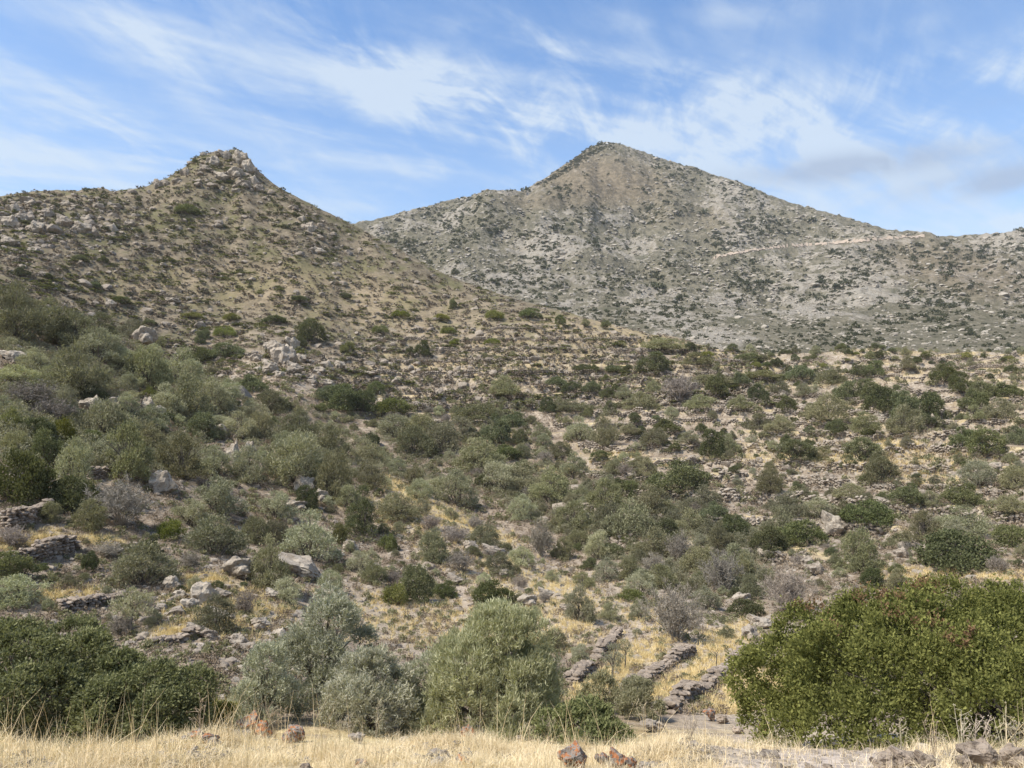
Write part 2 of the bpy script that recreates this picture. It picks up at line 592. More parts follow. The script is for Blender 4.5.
def rock_mat(name, c1, c2, dark, lichen=None, scale=1.0, lich_lo=0.55):
    m, t = new_mat(name)
    co = t.node('ShaderNodeTexCoord').outputs['Object']
    oi = t.node('ShaderNodeObjectInfo')
    cv = t.node('ShaderNodeVectorMath', operation='ADD')
    t.put(cv.inputs[0], co)
    t.put(cv.inputs[1], t.vmul(oi.outputs['Location'], (1, 1, 1)))
    co = cv.outputs[0]
    c = t.mix(t.step(t.noise(co, 1.3 * scale, 5, 0.65), 0.35, 0.65), c1, c2)
    c = t.mix(t.step(t.noise(co, 4.1 * scale, 7, 0.75, 0.4), 0.52, 0.64), c, dark)
    if lichen:
        c = t.mix(t.step(t.noise(co, 4.5 * scale, 4, 0.6, 0.3), lich_lo, lich_lo + 0.08), c, lichen)
    tv = t.math('MULTIPLY_ADD', t.attr('tint'), 0.5, 0.75)
    c = t.mix(1.0, c, tv, 'MULTIPLY') if False else t.mix(t.math('MULTIPLY', t.attr('tint'), 0.35), c, dark)
    b = t.node('ShaderNodeBsdfPrincipled')
    t.put(b.inputs['Base Color'], c)
    b.inputs['Roughness'].default_value = 0.92
    b.inputs['Specular IOR Level'].default_value = 0.15
    bp = t.node('ShaderNodeBump')
    bp.inputs['Strength'].default_value = 0.6
    bp.inputs['Distance'].default_value = 0.08
    t.put(bp.inputs['Height'], t.noise(co, 5 * scale, 8, 0.7))
    t.t.links.new(bp.outputs[0], b.inputs['Normal'])
    o = t.node('ShaderNodeOutputMaterial')
    t.t.links.new(b.outputs[0], o.inputs[0])
    return m


M_OLIVE = leaf_mat('olive_leaf', (0.21, 0.21, 0.135), (0.47, 0.455, 0.32))
M_OLIVE_HERO = leaf_mat('feathery_olive_leaf', (0.22, 0.225, 0.135), (0.58, 0.58, 0.40), var=0.0, trans=0.33)
M_GREYOLIVE = leaf_mat('grey_olive_leaf', (0.24, 0.235, 0.175), (0.50, 0.485, 0.37), var=0.1)
M_MASTIC = leaf_mat('mastic_leaf', (0.080, 0.091, 0.048), (0.20, 0.208, 0.108), var=0.3)
M_MASTIC_HERO = leaf_mat('mastic_hero_leaf', (0.056, 0.073, 0.019), (0.265, 0.28, 0.08), var=0.0, accent=(0.23, 0.15, 0.075))
M_DARK_HERO = leaf_mat('carob_leaf', (0.085, 0.098, 0.046), (0.265, 0.275, 0.135), var=0.0)
M_BUSHY = leaf_mat('bushy_leaf', (0.155, 0.15, 0.094), (0.315, 0.30, 0.19), var=0.3)
M_GREEN = leaf_mat('bright_green_leaf', (0.12, 0.13, 0.042), (0.25, 0.25, 0.095))
M_GREY = leaf_mat('grey_twig', (0.19, 0.165, 0.14), (0.35, 0.31, 0.265), trans=0.05)
M_CUSHION = leaf_mat('cushion_scrub', (0.155, 0.125, 0.094), (0.33, 0.275, 0.21), trans=0.05, var=0.0)
M_CUSHION_GREY = leaf_mat('grey_cushion_scrub', (0.15, 0.13, 0.115), (0.27, 0.24, 0.205), trans=0.05, var=0.0)
M_HILLGREEN = leaf_mat('hill_tuft_leaf', (0.10, 0.105, 0.05), (0.205, 0.20, 0.088), var=0.0)
M_FARSHRUB = leaf_mat('far_shrub_leaf', (0.070, 0.076, 0.050), (0.14, 0.14, 0.085), var=0.0)
M_STRAW = leaf_mat('straw', (0.57, 0.46, 0.27), (0.94, 0.83, 0.56), trans=0.2, var=0.0)
M_STRAW_GOLD = leaf_mat('golden_straw', (0.50, 0.38, 0.19), (0.86, 0.69, 0.39), trans=0.2, var=0.0)
M_STALK = leaf_mat('dry_stalk', (0.30, 0.245, 0.17), (0.55, 0.48, 0.37), trans=0.05, var=0.1)
M_BARK = plain_mat('bark', (0.085, 0.07, 0.055), (0.17, 0.15, 0.125), 6.0)
M_ROCK = rock_mat('limestone', (0.36, 0.315, 0.26), (0.255, 0.215, 0.175), (0.12, 0.095, 0.075), scale=1.4)
M_ROCK_PALE = rock_mat('pale_limestone', (0.42, 0.37, 0.305), (0.31, 0.265, 0.215), (0.15, 0.125, 0.10), scale=1.1)
M_ROCK_FAR = rock_mat('mountain_limestone', (0.40, 0.365, 0.31), (0.32, 0.285, 0.24), (0.20, 0.175, 0.14), scale=0.15)
M_ROCK_LICHEN = rock_mat('lichen_rock', (0.30, 0.265, 0.23), (0.20, 0.17, 0.15), (0.09, 0.078, 0.07), (0.42, 0.17, 0.07), scale=3.6, lich_lo=0.49)
M_WALL = rock_mat('wall_stone', (0.37, 0.305, 0.245), (0.24, 0.195, 0.155), (0.10, 0.08, 0.065), scale=2.0)
M_TERRACE = rock_mat('terrace_stone', (0.42, 0.365, 0.30), (0.29, 0.245, 0.20), (0.13, 0.105, 0.085), scale=1.5)
M_TRACK = plain_mat('track_earth', (0.37, 0.30, 0.238), (0.32, 0.26, 0.205), 0.2)
M_PILLAR = plain_mat('whitewashed_stone', (0.75, 0.74, 0.72), (0.65, 0.64, 0.62), 1.0)


def ground_mat():
    m, t = new_mat('hillside_ground')
    co = t.node('ShaderNodeTexCoord').outputs['Object']
    far, straw, riser, stony = t.attr('far'), t.attr('straw'), t.attr('riser'), t.attr('stony')
    hillm, gravel, conebrown = t.attr('hill'), t.attr('gravel'), t.attr('brown')
    # close soil
    n1 = t.noise(co, 0.35, 6, 0.62)
    n2 = t.noise(co, 2.6, 6, 0.68)
    n3 = t.noise(co, 0.09, 5, 0.6)
    soil = t.mix(t.step(n1, 0.36, 0.64), (0.19, 0.148, 0.112), (0.32, 0.26, 0.198))
    soil = t.mix(t.math('MULTIPLY', t.step(n2, 0.5, 0.68), 0.7), soil, (0.40, 0.34, 0.27))
    soil = t.mix(t.math('MULTIPLY', t.step(n2, 0.47, 0.33), 0.55), soil, (0.105, 0.085, 0.06))
    # loose stone
    vs_ = t.voronoi(co, 1.7)
    st = t.math('MULTIPLY', t.step(vs_, 0.42, 0.24), t.step(t.noise(co, 0.5, 5, 0.65), 0.42, 0.58))
    soil = t.mix(t.math('MULTIPLY', st, t.math('MULTIPLY_ADD', stony, 0.7, 0.25)), soil, (0.42, 0.385, 0.34))
    # dry grass
    gn = t.noise(co, 1.4, 7, 0.7)
    straw_c = t.mix(t.step(gn, 0.35, 0.65), (0.36, 0.275, 0.145), (0.60, 0.49, 0.27))
    sf = t.math('MULTIPLY', straw, t.step(t.noise(co, 0.8, 6, 0.7), 0.34, 0.52))
    soil = t.mix(sf, soil, straw_c)
    # hill slope: mottled phrygana, straw between it
    hm = t.mix(t.step(t.noise(co, 0.16, 7, 0.7), 0.40, 0.62), (0.135, 0.114, 0.082), (0.23, 0.19, 0.138))
    hm = t.mix(t.step(t.noise(co, 0.75, 6, 0.72), 0.52, 0.66), hm, (0.275, 0.23, 0.168))
    hm = t.mix(t.math('MULTIPLY', t.step(t.noise(co, 0.45, 6, 0.7), 0.45, 0.33), 0.75), hm, (0.13, 0.122, 0.072))
    gp = t.noise(t.vmul(co, (1, .45, .8)), 0.11, 6, 0.68)
    hm = t.mix(t.math('MULTIPLY', t.step(gp, 0.47, 0.6), 0.8), hm, (0.135, 0.128, 0.068))
    hm = t.mix(t.math('MULTIPLY', sf, 0.6), hm, (0.42, 0.325, 0.20))
    soil = t.mix(hillm, soil, hm)
    # terrace walls
    soil = t.mix(t.math('MULTIPLY', riser, t.step(t.noise(co, 1.0, 5, 0.7), 0.35, 0.55)), soil, t.mix(t.step(n2, 0.4, 0.6), (0.21, 0.17, 0.135), (0.43, 0.38, 0.315)))
    # mountain
    com = t.vmul(co, (1.0, 0.5, 0.9))
    f1 = t.noise(com, 0.095, 9, 0.76)
    f2 = t.noise(com, 0.014, 6, 0.65)
    f3 = t.noise(com, 0.2, 6, 0.7)
    mt = t.mix(t.step(f3, 0.38, 0.62), (0.155, 0.144, 0.104), (0.25, 0.224, 0.168))
    pale = t.mix(t.step(f3, 0.4, 0.6), (0.30, 0.268, 0.222), (0.40, 0.362, 0.305))
    thr = t.math('MULTIPLY_ADD', t.math('SUBTRACT', f2, 0.5), -1.4, 0.54)
    thr = t.math('ADD', thr, t.math('MULTIPLY', conebrown, 0.10))
    mt = t.mix(t.step(t.math('SUBTRACT', f1, thr), -0.02, 0.06), mt, pale)
    gully = t.step(t.noise(co, 0.03, 6, 0.65), 0.42, 0.30)
    mt = t.mix(t.math('MULTIPLY', gully, 0.8), mt, (0.115, 0.115, 0.075))
    mt = t.mix(t.math('MULTIPLY', conebrown, 0.6), mt, t.mix(t.step(f3, 0.35, 0.65), (0.16, 0.125, 0.085), (0.30, 0.235, 0.165)))
    c = t.mix(far, soil, mt)
    gr = t.mix(t.step(t.noise(co, 6, 6, 0.7), 0.35, 0.65), (0.36, 0.30, 0.25), (0.56, 0.48, 0.41))
    c = t.mix(gravel, c, gr)
    b = t.node('ShaderNodeBsdfPrincipled')
    t.put(b.inputs['Base Color'], c)
    b.inputs['Roughness'].default_value = 1.0
    b.inputs['Specular IOR Level'].default_value = 0.0
    hN = t.math('ADD', t.math('MULTIPLY', n2, 0.35), t.math('MULTIPLY', n1, 1.2))
    hF = t.math('ADD', t.math('MULTIPLY', f1, 18.0), t.math('MULTIPLY', f3, 7.0))
    hmix = t.node('ShaderNodeMix', data_type='FLOAT')
    t.put(hmix.inputs[0], far)
    t.put(hmix.inputs[2], hN)
    t.put(hmix.inputs[3], hF)
    bp = t.node('ShaderNodeBump')
    bp.inputs['Strength'].default_value = 0.8
    bp.inputs['Distance'].default_value = 0.6
    t.put(bp.inputs['Height'], hmix.outputs[0])
    t.t.links.new(bp.outputs[0], b.inputs['Normal'])
    o = t.node('ShaderNodeOutputMaterial')
    t.t.links.new(b.outputs[0], o.inputs[0])
    return m


# ------------------------------------------------------------------ ground sheet
PXV, PYV = project(XW, YW, ZW)


def blobs_mask(px, py, lst):
    a = np.zeros(np.shape(px))
    for (cx_, cy_, sx, sy, rot, amp) in lst:
        c, s = math.cos(R(rot)), math.sin(R(rot))
        u = ((px - cx_) * c + (py - cy_) * s) / sx
        v = (-(px - cx_) * s + (py - cy_) * c) / sy
        a = np.maximum(a, amp * np.exp(-(u * u + v * v) ** 2))
    return a


STRAW = [
    (430, 620, 110, 30, 8, .38), (640, 610, 60, 20, 20, .4),
    (545, 605, 80, 34, 24, .45), (470, 560, 70, 22, 26, .5), (400, 520, 50, 14, 24, .55), (860, 455, 130, 14, 0, .5), (230, 610, 60, 30, 0, .5),
    (0, 750, 2000, 25, 0, 1), (205, 583, 26, 10, 0, 1), (70, 596, 35, 7, -4, 1), (215, 626, 30, 10, -10, 1), (170, 633, 24, 7, -6, 1), (30, 540, 40, 8, -8, .9), (100, 540, 25, 6, 0, 1),
    (400, 490, 30, 9, 25, 1), (445, 515, 50, 10, 24, .9), (560, 590, 60, 18, 20, .75), (640, 655, 40, 14, -28, 1), (690, 680, 55, 14, -30, 1), (600, 690, 40, 14, -30, .9),
    (725, 640, 40, 14, -25, 1), (760, 690, 60, 24, -20, .8), (615, 455, 30, 3, 0, 1), (625, 463, 35, 3, 2, 1), (560, 470, 40, 3, 2, .9), (900, 446, 30, 6, 0, .9),
    (905, 470, 60, 12, 5, .5), (920, 575, 60, 8, 5, .8), (1000, 575, 40, 6, 0, .8), (420, 375, 90, 3, 0, .9), (480, 368, 110, 3, 0, .9), (400, 398, 90, 3, 2, .8), (590, 330, 80, 14, 6, .7),
    (470, 340, 120, 12, 8, .5), (350, 300, 140, 30, 10, .5), (200, 285, 120, 25, 5, .4), (120, 290, 90, 20, 0, .4), (640, 375, 60, 4, 0, .9), (640, 345, 70, 6, 4, .6), (510, 440, 30, 6, 0, .5),
    (500, 590, 30, 16, 20, .7), (560, 630, 50, 14, -20, .6), (905, 378, 30, 5, 0, .8), (330, 500, 18, 6, 20, .8), (490, 535, 40, 8, 20, .8),
]
STONY = [(60, 480, 90, 60, 0, .5), (280, 365, 70, 30, 10, 1), (850, 480, 200, 60, 0, 1), (870, 560, 120, 30, 0, 1), (640, 500, 70, 50, 0, .7), (200, 600, 120, 50, 0, .9), (450, 560, 120, 40, 20, .6),
         (60, 215, 140, 35, 0, .8), (220, 170, 40, 22, 0, 1), (700, 590, 60, 40, 0, .8), (980, 380, 60, 30, 0, .6), (270, 650, 60, 40, 0, .9)]
GRAVEL = [(845, 762, 160, 34, 2, 1), (760, 752, 60, 10, 0, .7)]
BROWN = [(600, 180, 75, 28, 8, 1), (560, 200, 60, 10, 0, .7), (960, 270, 90, 26, 12, .75), (690, 215, 60, 20, 10, .35)]
vis = (np.abs(T) < 0.8)
ground_attrs = {
    'far': FARM, 'riser': RISER,
    'straw': np.maximum(np.where(vis, blobs_mask(PXV, PYV, STRAW), 0.5), TREAD * 1.15), 'stony': np.where(vis, blobs_mask(PXV, PYV, STONY), 0.3),
    'gravel': np.where(vis, np.maximum(blobs_mask(PXV, PYV, GRAVEL), blobs_mask(PXV, PYV, [(640, 620, 110, 46, 20, .5), (500, 585, 120, 46, 22, .42), (730, 690, 60, 40, -20, .6), (430, 620, 110, 40, 8, .35)])), 0), 'brown': np.where(vis, blobs_mask(PXV, PYV, BROWN), 0),
    'hill': HILL * (1 - smooth(PXV, 560, 700) * 0.7) * (1 - smooth(np.abs(T), 0.8, 0.9) * 0.3),
}


def build_ground():
    nt, nr = T.shape
    V = np.stack([XW, YW, ZW], 2).reshape(-1, 3)
    i, j = np.meshgrid(np.arange(nt - 1), np.arange(nr - 1), indexing='ij')
    a = (i * nr + j).ravel()
    Q = np.stack([a, a + nr, a + nr + 1, a + 1], 1)[:, ::-1]
    Q = np.ascontiguousarray(Q)
    last = (nt - 1) * nr
    jj = np.arange(nr - 1)
    Q = np.vstack([Q])
    # the first and last spokes meet behind the camera
    me = mesh_np('ground', V, Q[:, ::-1] if False else Q, [ground_mat()], {k: v.ravel() for k, v in ground_attrs.items()}, True)
    o = put('ground', me)
    tag(o, kind='structure')
    return o


ground = build_ground()


# ------------------------------------------------------------------ plant geometry
def unit(v):
    return v / np.maximum(np.linalg.norm(v, axis=-1, keepdims=True), 1e-9)


def leaves(rng, C, D, L, Wd, up, spread):
    """one rhombic leaf per row: C centre, D outward direction"""
    n = len(C)
    ax = unit(D * (1 - up) + np.array([0, 0, up]) + rng.normal(0, spread, (n, 3)))
    sd_ = unit(np.cross(ax, rng.normal(0, 1, (n, 3))))
    l = (L * rng.uniform(0.6, 1.3, n))[:, None]
    w = (Wd * rng.uniform(0.7, 1.3, n))[:, None]
    b = C - ax * l * 0.5
    V = np.stack([b, C + sd_ * w * 0.5, b + ax * l, C - sd_ * w * 0.5], 1).reshape(-1, 3)
    Q = np.arange(4 * n).reshape(n, 4)
    return V, Q


def tube(p, r, seg=5):
    p = np.asarray(p, float)
    n = len(p)
    d = unit(np.gradient(p, axis=0))
    a = unit(np.cross(d, np.array([0.31, 0.92, 0.2])))
    b = np.cross(d, a)
    ang = np.arange(seg) / seg * 2 * np.pi
    ring = a[:, None] * np.cos(ang)[None, :, None] + b[:, None] * np.sin(ang)[None, :, None]
    V = (p[:, None] + ring * np.asarray(r)[:, None, None]).reshape(-1, 3)
    Q = []
    for i in range(n - 1):
        for s in range(seg):
            t_ = (s + 1) % seg
            Q.append((i * seg + s, i * seg + t_, (i + 1) * seg + t_, (i + 1) * seg + s))
    return V, np.array(Q)


def join(parts):
    Vs, Qs, off = [], [], 0
    for V, Q in parts:
        Vs.append(V)
        Qs.append(Q + off)
        off += len(V)
    return np.vstack(Vs), np.vstack(Qs)


def crown(rng, w, h, nl, nsub, per, L, Wd, up=0.25, spread=0.55, lob=0.42, flat=0.8, sub_r=0.11, base=0.05, lift=0.0, inner=0.12, wild=0.0, dome=True, jit=1.0, zp=1.0):
    """lobed crown of width w and height h: lobes > sprays > leaves. Returns V, Q, tint, lobe centres"""
    lc, lr = [], []
    for i in range(nl):
        a = i * 2.399 + rng.uniform(-.5, .5)
        q = math.sqrt((i + 0.5) / nl)
        rr = q * w * 0.5 * (1 - lob * 0.55) * rng.uniform(0.75, 1.05)
        if dome:
            # lobes seated on a dome that reaches down to the ground, a few inside it
            s = (i + 0.35) / nl
            l_r = w * lob * 0.5 * (1 + jit * rng.uniform(-0.45, 0.35))
            cz = np.clip(1 - s * 0.98 + jit * rng.normal(0, .12), 0, 1)
            a += jit * rng.normal(0, .5)
            cr = math.sqrt(max(0, 1 - cz * cz)) ** 0.8
            if zp < 0.7 and i % 3 == 2:          # skirts that hang to the ground
                cz, cr = rng.uniform(0.0, 0.06), 1.0
            j = 1 - 0.12 * jit + jit * rng.uniform(-0.22, 0.22)
            lc.append((cr * math.cos(a) * (w * 0.5 - l_r * 0.75) * j, cr * math.sin(a) * (w * 0.5 - l_r * 0.75) * j, max(h * lift + cz ** zp * (h * (1 - lift) - l_r * flat) * rng.uniform(.74, 1.06), l_r * flat * 0.35)))
            lr.append(l_r)
            continue
        top = h * (1 - lob * 0.42) * math.sqrt(max(0.06, 1 - (q * 0.92) ** 2))
        zz = lift * h + (top - lift * h) * rng.uniform(0.35, 0.95) if i % 3 else top * rng.uniform(0.85, 1.0)
        lc.append((rr * math.cos(a), rr * math.sin(a), max(zz, h * (0.18 + lift))))
        lr.append(w * lob * 0.5 * rng.uniform(0.65, 1.2))
    lc, lr = np.array(lc), np.array(lr)
    pw = lr ** 2
    k = rng.choice(nl, nsub * 2, p=pw / pw.sum())
    d = unit(rng.normal(0, 1, (nsub * 2, 3)) + np.array([0, 0, 0.2]) + unit(lc[k] * np.array([1, 1, .6]) + 1e-6) * 0.55)
    rad = 1 - np.abs(rng.normal(0, inner, nsub * 2))
    rad *= 1 + wild * np.abs(rng.normal(0, 1, nsub * 2))
    sc = lc[k] + d * (lr[k] * rad)[:, None] * np.array([1, 1, flat])
    deep = np.zeros(len(sc))
    for i in range(nl):
        q = np.linalg.norm((sc - lc[i]) / (lr[i] * np.array([1, 1, flat])), axis=1)
        deep = np.maximum(deep, np.where(k == i, 0, 1 - q))
    ok = (deep < 0.35) & (sc[:, 2] > base * h) & (sc[:, 2] < h * 1.04)
    sel = np.where(ok)[0][:nsub]
    sc, k, d = sc[sel], k[sel], d[sel]
    ns = len(sc)
    sr = w * sub_r * rng.uniform(0.6, 1.3, ns)
    si = np.repeat(np.arange(ns), per)
    off = rng.normal(0, 0.45, (len(si), 3)) * sr[si][:, None]
    C = sc[si] + off
    D = unit(d[si] * 0.7 + unit(off) * 0.6)
    keep = C[:, 2] > 0.01
    C, D, si = C[keep], D[keep], si[keep]
    V, Q = leaves(rng, C, D, L * w, Wd * w, up, spread)
    ltint = rng.uniform(0, 1, nl)
    stint = np.clip(0.5 * ltint[k] + 0.5 * rng.uniform(0, 1, ns), 0, 1)
    tip = (off[keep] * d[si]).sum(1) / np.maximum(sr[si], 1e-6)      # leaves set further out along each spray get a paler tint
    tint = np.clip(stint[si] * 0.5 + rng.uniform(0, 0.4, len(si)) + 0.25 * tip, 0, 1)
    return V, Q, np.repeat(tint, 4), lc, (sc, si)


def stems(rng, lc, r0, n_base=3, base_spread=0.1, h0=0.0):
    parts = []
    for c in lc:
        a = rng.uniform(0, 6.28)
        b = np.array([math.cos(a), math.sin(a), 0]) * base_spread * rng.uniform(0.2, 1)
        mid = b * 0.5 + c * np.array([0.45, 0.45, 0.5]) + rng.normal(0, 0.04, 3) * np.linalg.norm(c)
        t = np.linspace(0, 1, 6)[:, None]
        p = (1 - t) ** 2 * (b + np.array([0, 0, -0.1])) + 2 * t * (1 - t) * mid + t * t * c
        parts.append(tube(p, r0 * np.linspace(1, 0.25, 6)))
        for q in range(3):
            s = p[3]
            e = c * 0.97 + rng.normal(0, 0.25, 3) * min(np.linalg.norm(c), 1.0) * np.array([1, 1, 0.6])
            parts.append(tube(np.linspace(s, e, 4) + rng.normal(0, 0.01, (4, 3)), r0 * np.linspace(0.4, 0.12, 4), 4))
    return join(parts)


def twig_bush(rng, w, h, n=9, sub=6, r0=0.03):
    """a leafless thorn bush: many branching twigs"""
    parts, tips = [], []
    for i in range(n):
        a = i * 2.4 + rng.uniform(-.4, .4)
        q = math.sqrt((i + .5) / n)
        tip = np.array([math.cos(a) * w * .42 * q, math.sin(a) * w * .42 * q, h * math.sqrt(max(.12, 1 - q * q * .8)) * rng.uniform(.6, .85)])
        t = np.linspace(0, 1, 5)[:, None]
        mid = tip * np.array([.35, .35, .55]) + rng.normal(0, .05, 3) * w
        p = 2 * t * (1 - t) * mid + t * t * tip
        parts.append(tube(p, r0 * np.linspace(1, .35, 5), 4))
        for k in range(sub):
            s = p[rng.randint(2, 5)]
            e = s + (unit(rng.normal(0, 1, 3) + np.array([0, 0, .7]) + unit(tip) * .8)) * w * rng.uniform(.12, .3)
            parts.append(tube(np.linspace(s, e, 3), r0 * np.array([.4, .25, .12]), 3))
            for kk in range(5):
                s2 = s + (e - s) * rng.uniform(.3, 1)
                e2 = s2 + unit(rng.normal(0, 1, 3) + unit(e - s) + np.array([0, 0, .3])) * w * rng.uniform(.06, .15)
                tips.append((s2, e2))
    V, Q = join(parts)
    # finest twigs as slim blades
    s2 = np.array([a for a, b in tips])
    e2 = np.array([b for a, b in tips])
    rep = 7
    s3 = np.repeat(s2, rep, 0) + (np.repeat(e2 - s2, rep, 0)) * rng.uniform(0, 1, (len(s2) * rep, 1))
    dd = unit(np.repeat(unit(e2 - s2), rep, 0) + rng.normal(0, .6, s3.shape))
    V2, Q2 = leaves(rng, s3 + dd * w * .03, dd, w * .09, w * .008, 0.1, .25)
    V, Q = join([(V, Q), (V2, Q2)])
    return V, Q, np.clip(rng.uniform(0.1, 1, len(V)), 0, 1)


def boulder(rng, sub=2, rough=0.45, squash=(1, 0.85, 0.7)):
    import bmesh
    bm = bmesh.new()
    bmesh.ops.create_icosphere(bm, subdivisions=sub, radius=0.5)
    V = np.array([v.co[:] for v in bm.verts])
    Fc = np.array([[v.index for v in f.verts] for f in bm.faces])
    bm.free()
    # planar cuts make it angular
    for k in range(13):
        nrm = unit(rng.normal(0, 1, 3))
        d = rng.uniform(0.22, 0.40)
        s = V @ nrm - d
        V = V - np.where(s > 0, s, 0)[:, None] * nrm * 0.9
    o = rng.uniform(0, 50, 3)
    nz = perlin(V[:, 0] * 4 + o[0], V[:, 1] * 4 + V[:, 2] * 3 + o[1], 5)
    V = V * (1 + rough * nz)[:, None]
    if sub >= 4:
        n2 = perlin(V[:, 0] * 9 + o[1], V[:, 1] * 9 + V[:, 2] * 11 + o[2], 6)
        n3 = perlin(V[:, 0] * 22 + o[2], V[:, 2] * 20 - V[:, 1] * 17 + o[0], 8)
        crack = np.exp(-(perlin(V[:, 0] * 3.2 + V[:, 1] * 2 + o[0], V[:, 2] * 4.5 + o[1], 12) / 0.05) ** 2)
        V = V * (1 + 0.10 * n2 + 0.06 * n3 - 0.10 * crack)[:, None]
    return V * np.array(squash) * 1.15, Fc


# prototypes (shared meshes), unit width 1 m, scaled when placed
PROTO = {}


def make_protos():
    spec = {
        'O': dict(h=0.85, nl=15, nsub=520, per=15, L=0.048, Wd=0.014, up=0.48, spread=0.48, lob=0.40, sub_r=0.085, inner=0.18, wild=0.06, m=M_OLIVE),
        'M': dict(h=0.62, nl=15, nsub=480, per=15, L=0.040, Wd=0.021, up=0.22, spread=0.6, lob=0.38, sub_r=0.075, inner=0.08, m=M_MASTIC),
        'B': dict(h=0.80, nl=17, nsub=540, per=14, L=0.052, Wd=0.014, up=0.52, spread=0.5, lob=0.36, sub_r=0.085, inner=0.2, wild=0.06, m=M_BUSHY),
        'Y': dict(h=0.48, nl=11, nsub=320, per=14, L=0.046, Wd=0.022, up=0.35, spread=0.6, lob=0.40, sub_r=0.09, inner=0.12, m=M_GREEN),
        'J': dict(h=1.15, nl=13, nsub=480, per=15, L=0.048, Wd=0.017, up=0.40, spread=0.5, lob=0.42, sub_r=0.085, inner=0.12, m=M_MASTIC),
    }
    for kind, s in spec.items():
        PROTO[kind] = []
        for v in range(4):
            rng = np.random.RandomState(1000 + ord(kind) * 10 + v)
            hh = s['h'] * rng.uniform(0.88, 1.12)
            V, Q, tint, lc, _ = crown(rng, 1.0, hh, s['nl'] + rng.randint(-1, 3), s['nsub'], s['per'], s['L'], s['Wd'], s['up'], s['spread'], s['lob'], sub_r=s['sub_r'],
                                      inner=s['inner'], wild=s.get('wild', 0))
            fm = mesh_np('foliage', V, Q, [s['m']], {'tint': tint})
            SV, SQ = stems(rng, lc, 0.018)
            sm = mesh_np('stems', SV, SQ, [M_BARK])
            AV, AQ = join([(V, Q), (SV, SQ)])
            am = mesh_np('shrub', AV, AQ, [s['m'], M_BARK], {'tint': np.concatenate([tint, np.zeros(len(SV))])}, matidx=np.concatenate([np.zeros(len(Q)), np.ones(len(SQ))]))
            PROTO[kind].append((fm, sm, am, hh))
    PROTO['G'] = []
    for v in range(4):
        rng = np.random.RandomState(4000 + v)
        V, Q, tint = twig_bush(rng, 1.0, 0.8, 16, 9, 0.013)
        PROTO['G'].append((None, None, mesh_np('thorn_shrub', V, Q, [M_GREY], {'tint': tint}), 0.8))
    PROTO['R'] = []
    for v in range(8):
        rng = np.random.RandomState(5000 + v)
        V, Fc = boulder(rng, 4)
        PROTO['R'].append((V, Fc))


make_protos()

# ------------------------------------------------------------------ labels: every plant and stone is found from landmarks
LAND = [
    (296, 570, 'the big tilted slab'), (285, 358, 'the white boulder outcrop'), (25, 515, 'the short edge wall'), (50, 553, 'the long left wall'),
    (222, 165, 'the craggy summit'), (495, 660, 'the feathery olive'), (100, 665, 'the lower-left thicket'), (880, 655, 'the huge green bush'),
    (330, 645, 'the grey-green olive thicket'), (675, 622, 'the large bare bush'), (690, 672, 'the slanting walls'), (837, 522, 'the pale terrace rock'),
    (390, 412, 'the bright gully-head shrub'), (711, 447, 'the round terrace bush'), (423, 350, 'the lone hillside shrub'), (310, 333, 'the bush over the outcrop'),
    (2, 430, 'the left picture edge'), (1022, 455, 'the right picture edge'), (650, 336, 'the saddle'), (618, 459, 'the terrace straw strips'),
    (900, 446, 'the yellow terrace patch'), (586, 523, 'the round gully rock'), (225, 445, 'the pale slope rocks'), (30, 408, 'the reddish bare bush'),
    (362, 515, 'the pointed dark shrub'), (905, 405, 'the high terrace thicket'), (140, 345, 'the pale crest rock'), (90, 405, 'the pale rock pair'),
    (500, 435, 'the hill-foot shrub'), (720, 580, 'the silver gully bush'), (455, 495, 'the grassy spur olive'), (128, 612, 'the young terrace olive'),
]
ORD = ['', 'second', 'third', 'fourth', 'fifth', 'sixth', 'seventh', 'eighth', 'ninth', 'tenth', 'eleventh', 'twelfth', 'thirteenth', 'fourteenth', 'fifteenth', 'sixteenth']
PENDING = []


def want_label(o, look, px, py, cat, group):
    PENDING.append((o, look, px, py, cat, group))


def settle_labels():
    by = {}
    for it in PENDING:
        o, look, px, py, cat, group = it
        best = min(LAND, key=lambda l: (l[0] - px) ** 2 + 1.6 * (l[1] - py) ** 2 + (1e7 if (l[0] - px) ** 2 + (l[1] - py) ** 2 < 30 else 0))
        dx, dy = px - best[0], py - best[1]
        a = math.degrees(math.atan2(-dy, dx)) % 360
        d8 = ['right of', 'upper right of', 'above', 'upper left of', 'left of', 'lower left of', 'below', 'lower right of'][int((a + 22.5) // 45) % 8]
        by.setdefault((look, d8, best[2]), []).append((math.hypot(dx, dy), it))
    for (look, d8, lm), lst in by.items():
        lst.sort(key=lambda q: q[0])
        for i, (d, it) in enumerate(lst):
            o, _, _, _, cat, group = it
            if len(lst) == 1:
                lab = f'{look} {d8} {lm}'
            elif i == 0:
                lab = f'nearest {look} {d8} {lm}'
            elif i == len(lst) - 1 and i > 1:
                lab = f'farthest {look} {d8} {lm}'
            else:
                lab = f'{ORD[min(i, 15)]} nearest {look} {d8} {lm}'
            tag(o, lab, cat, group)


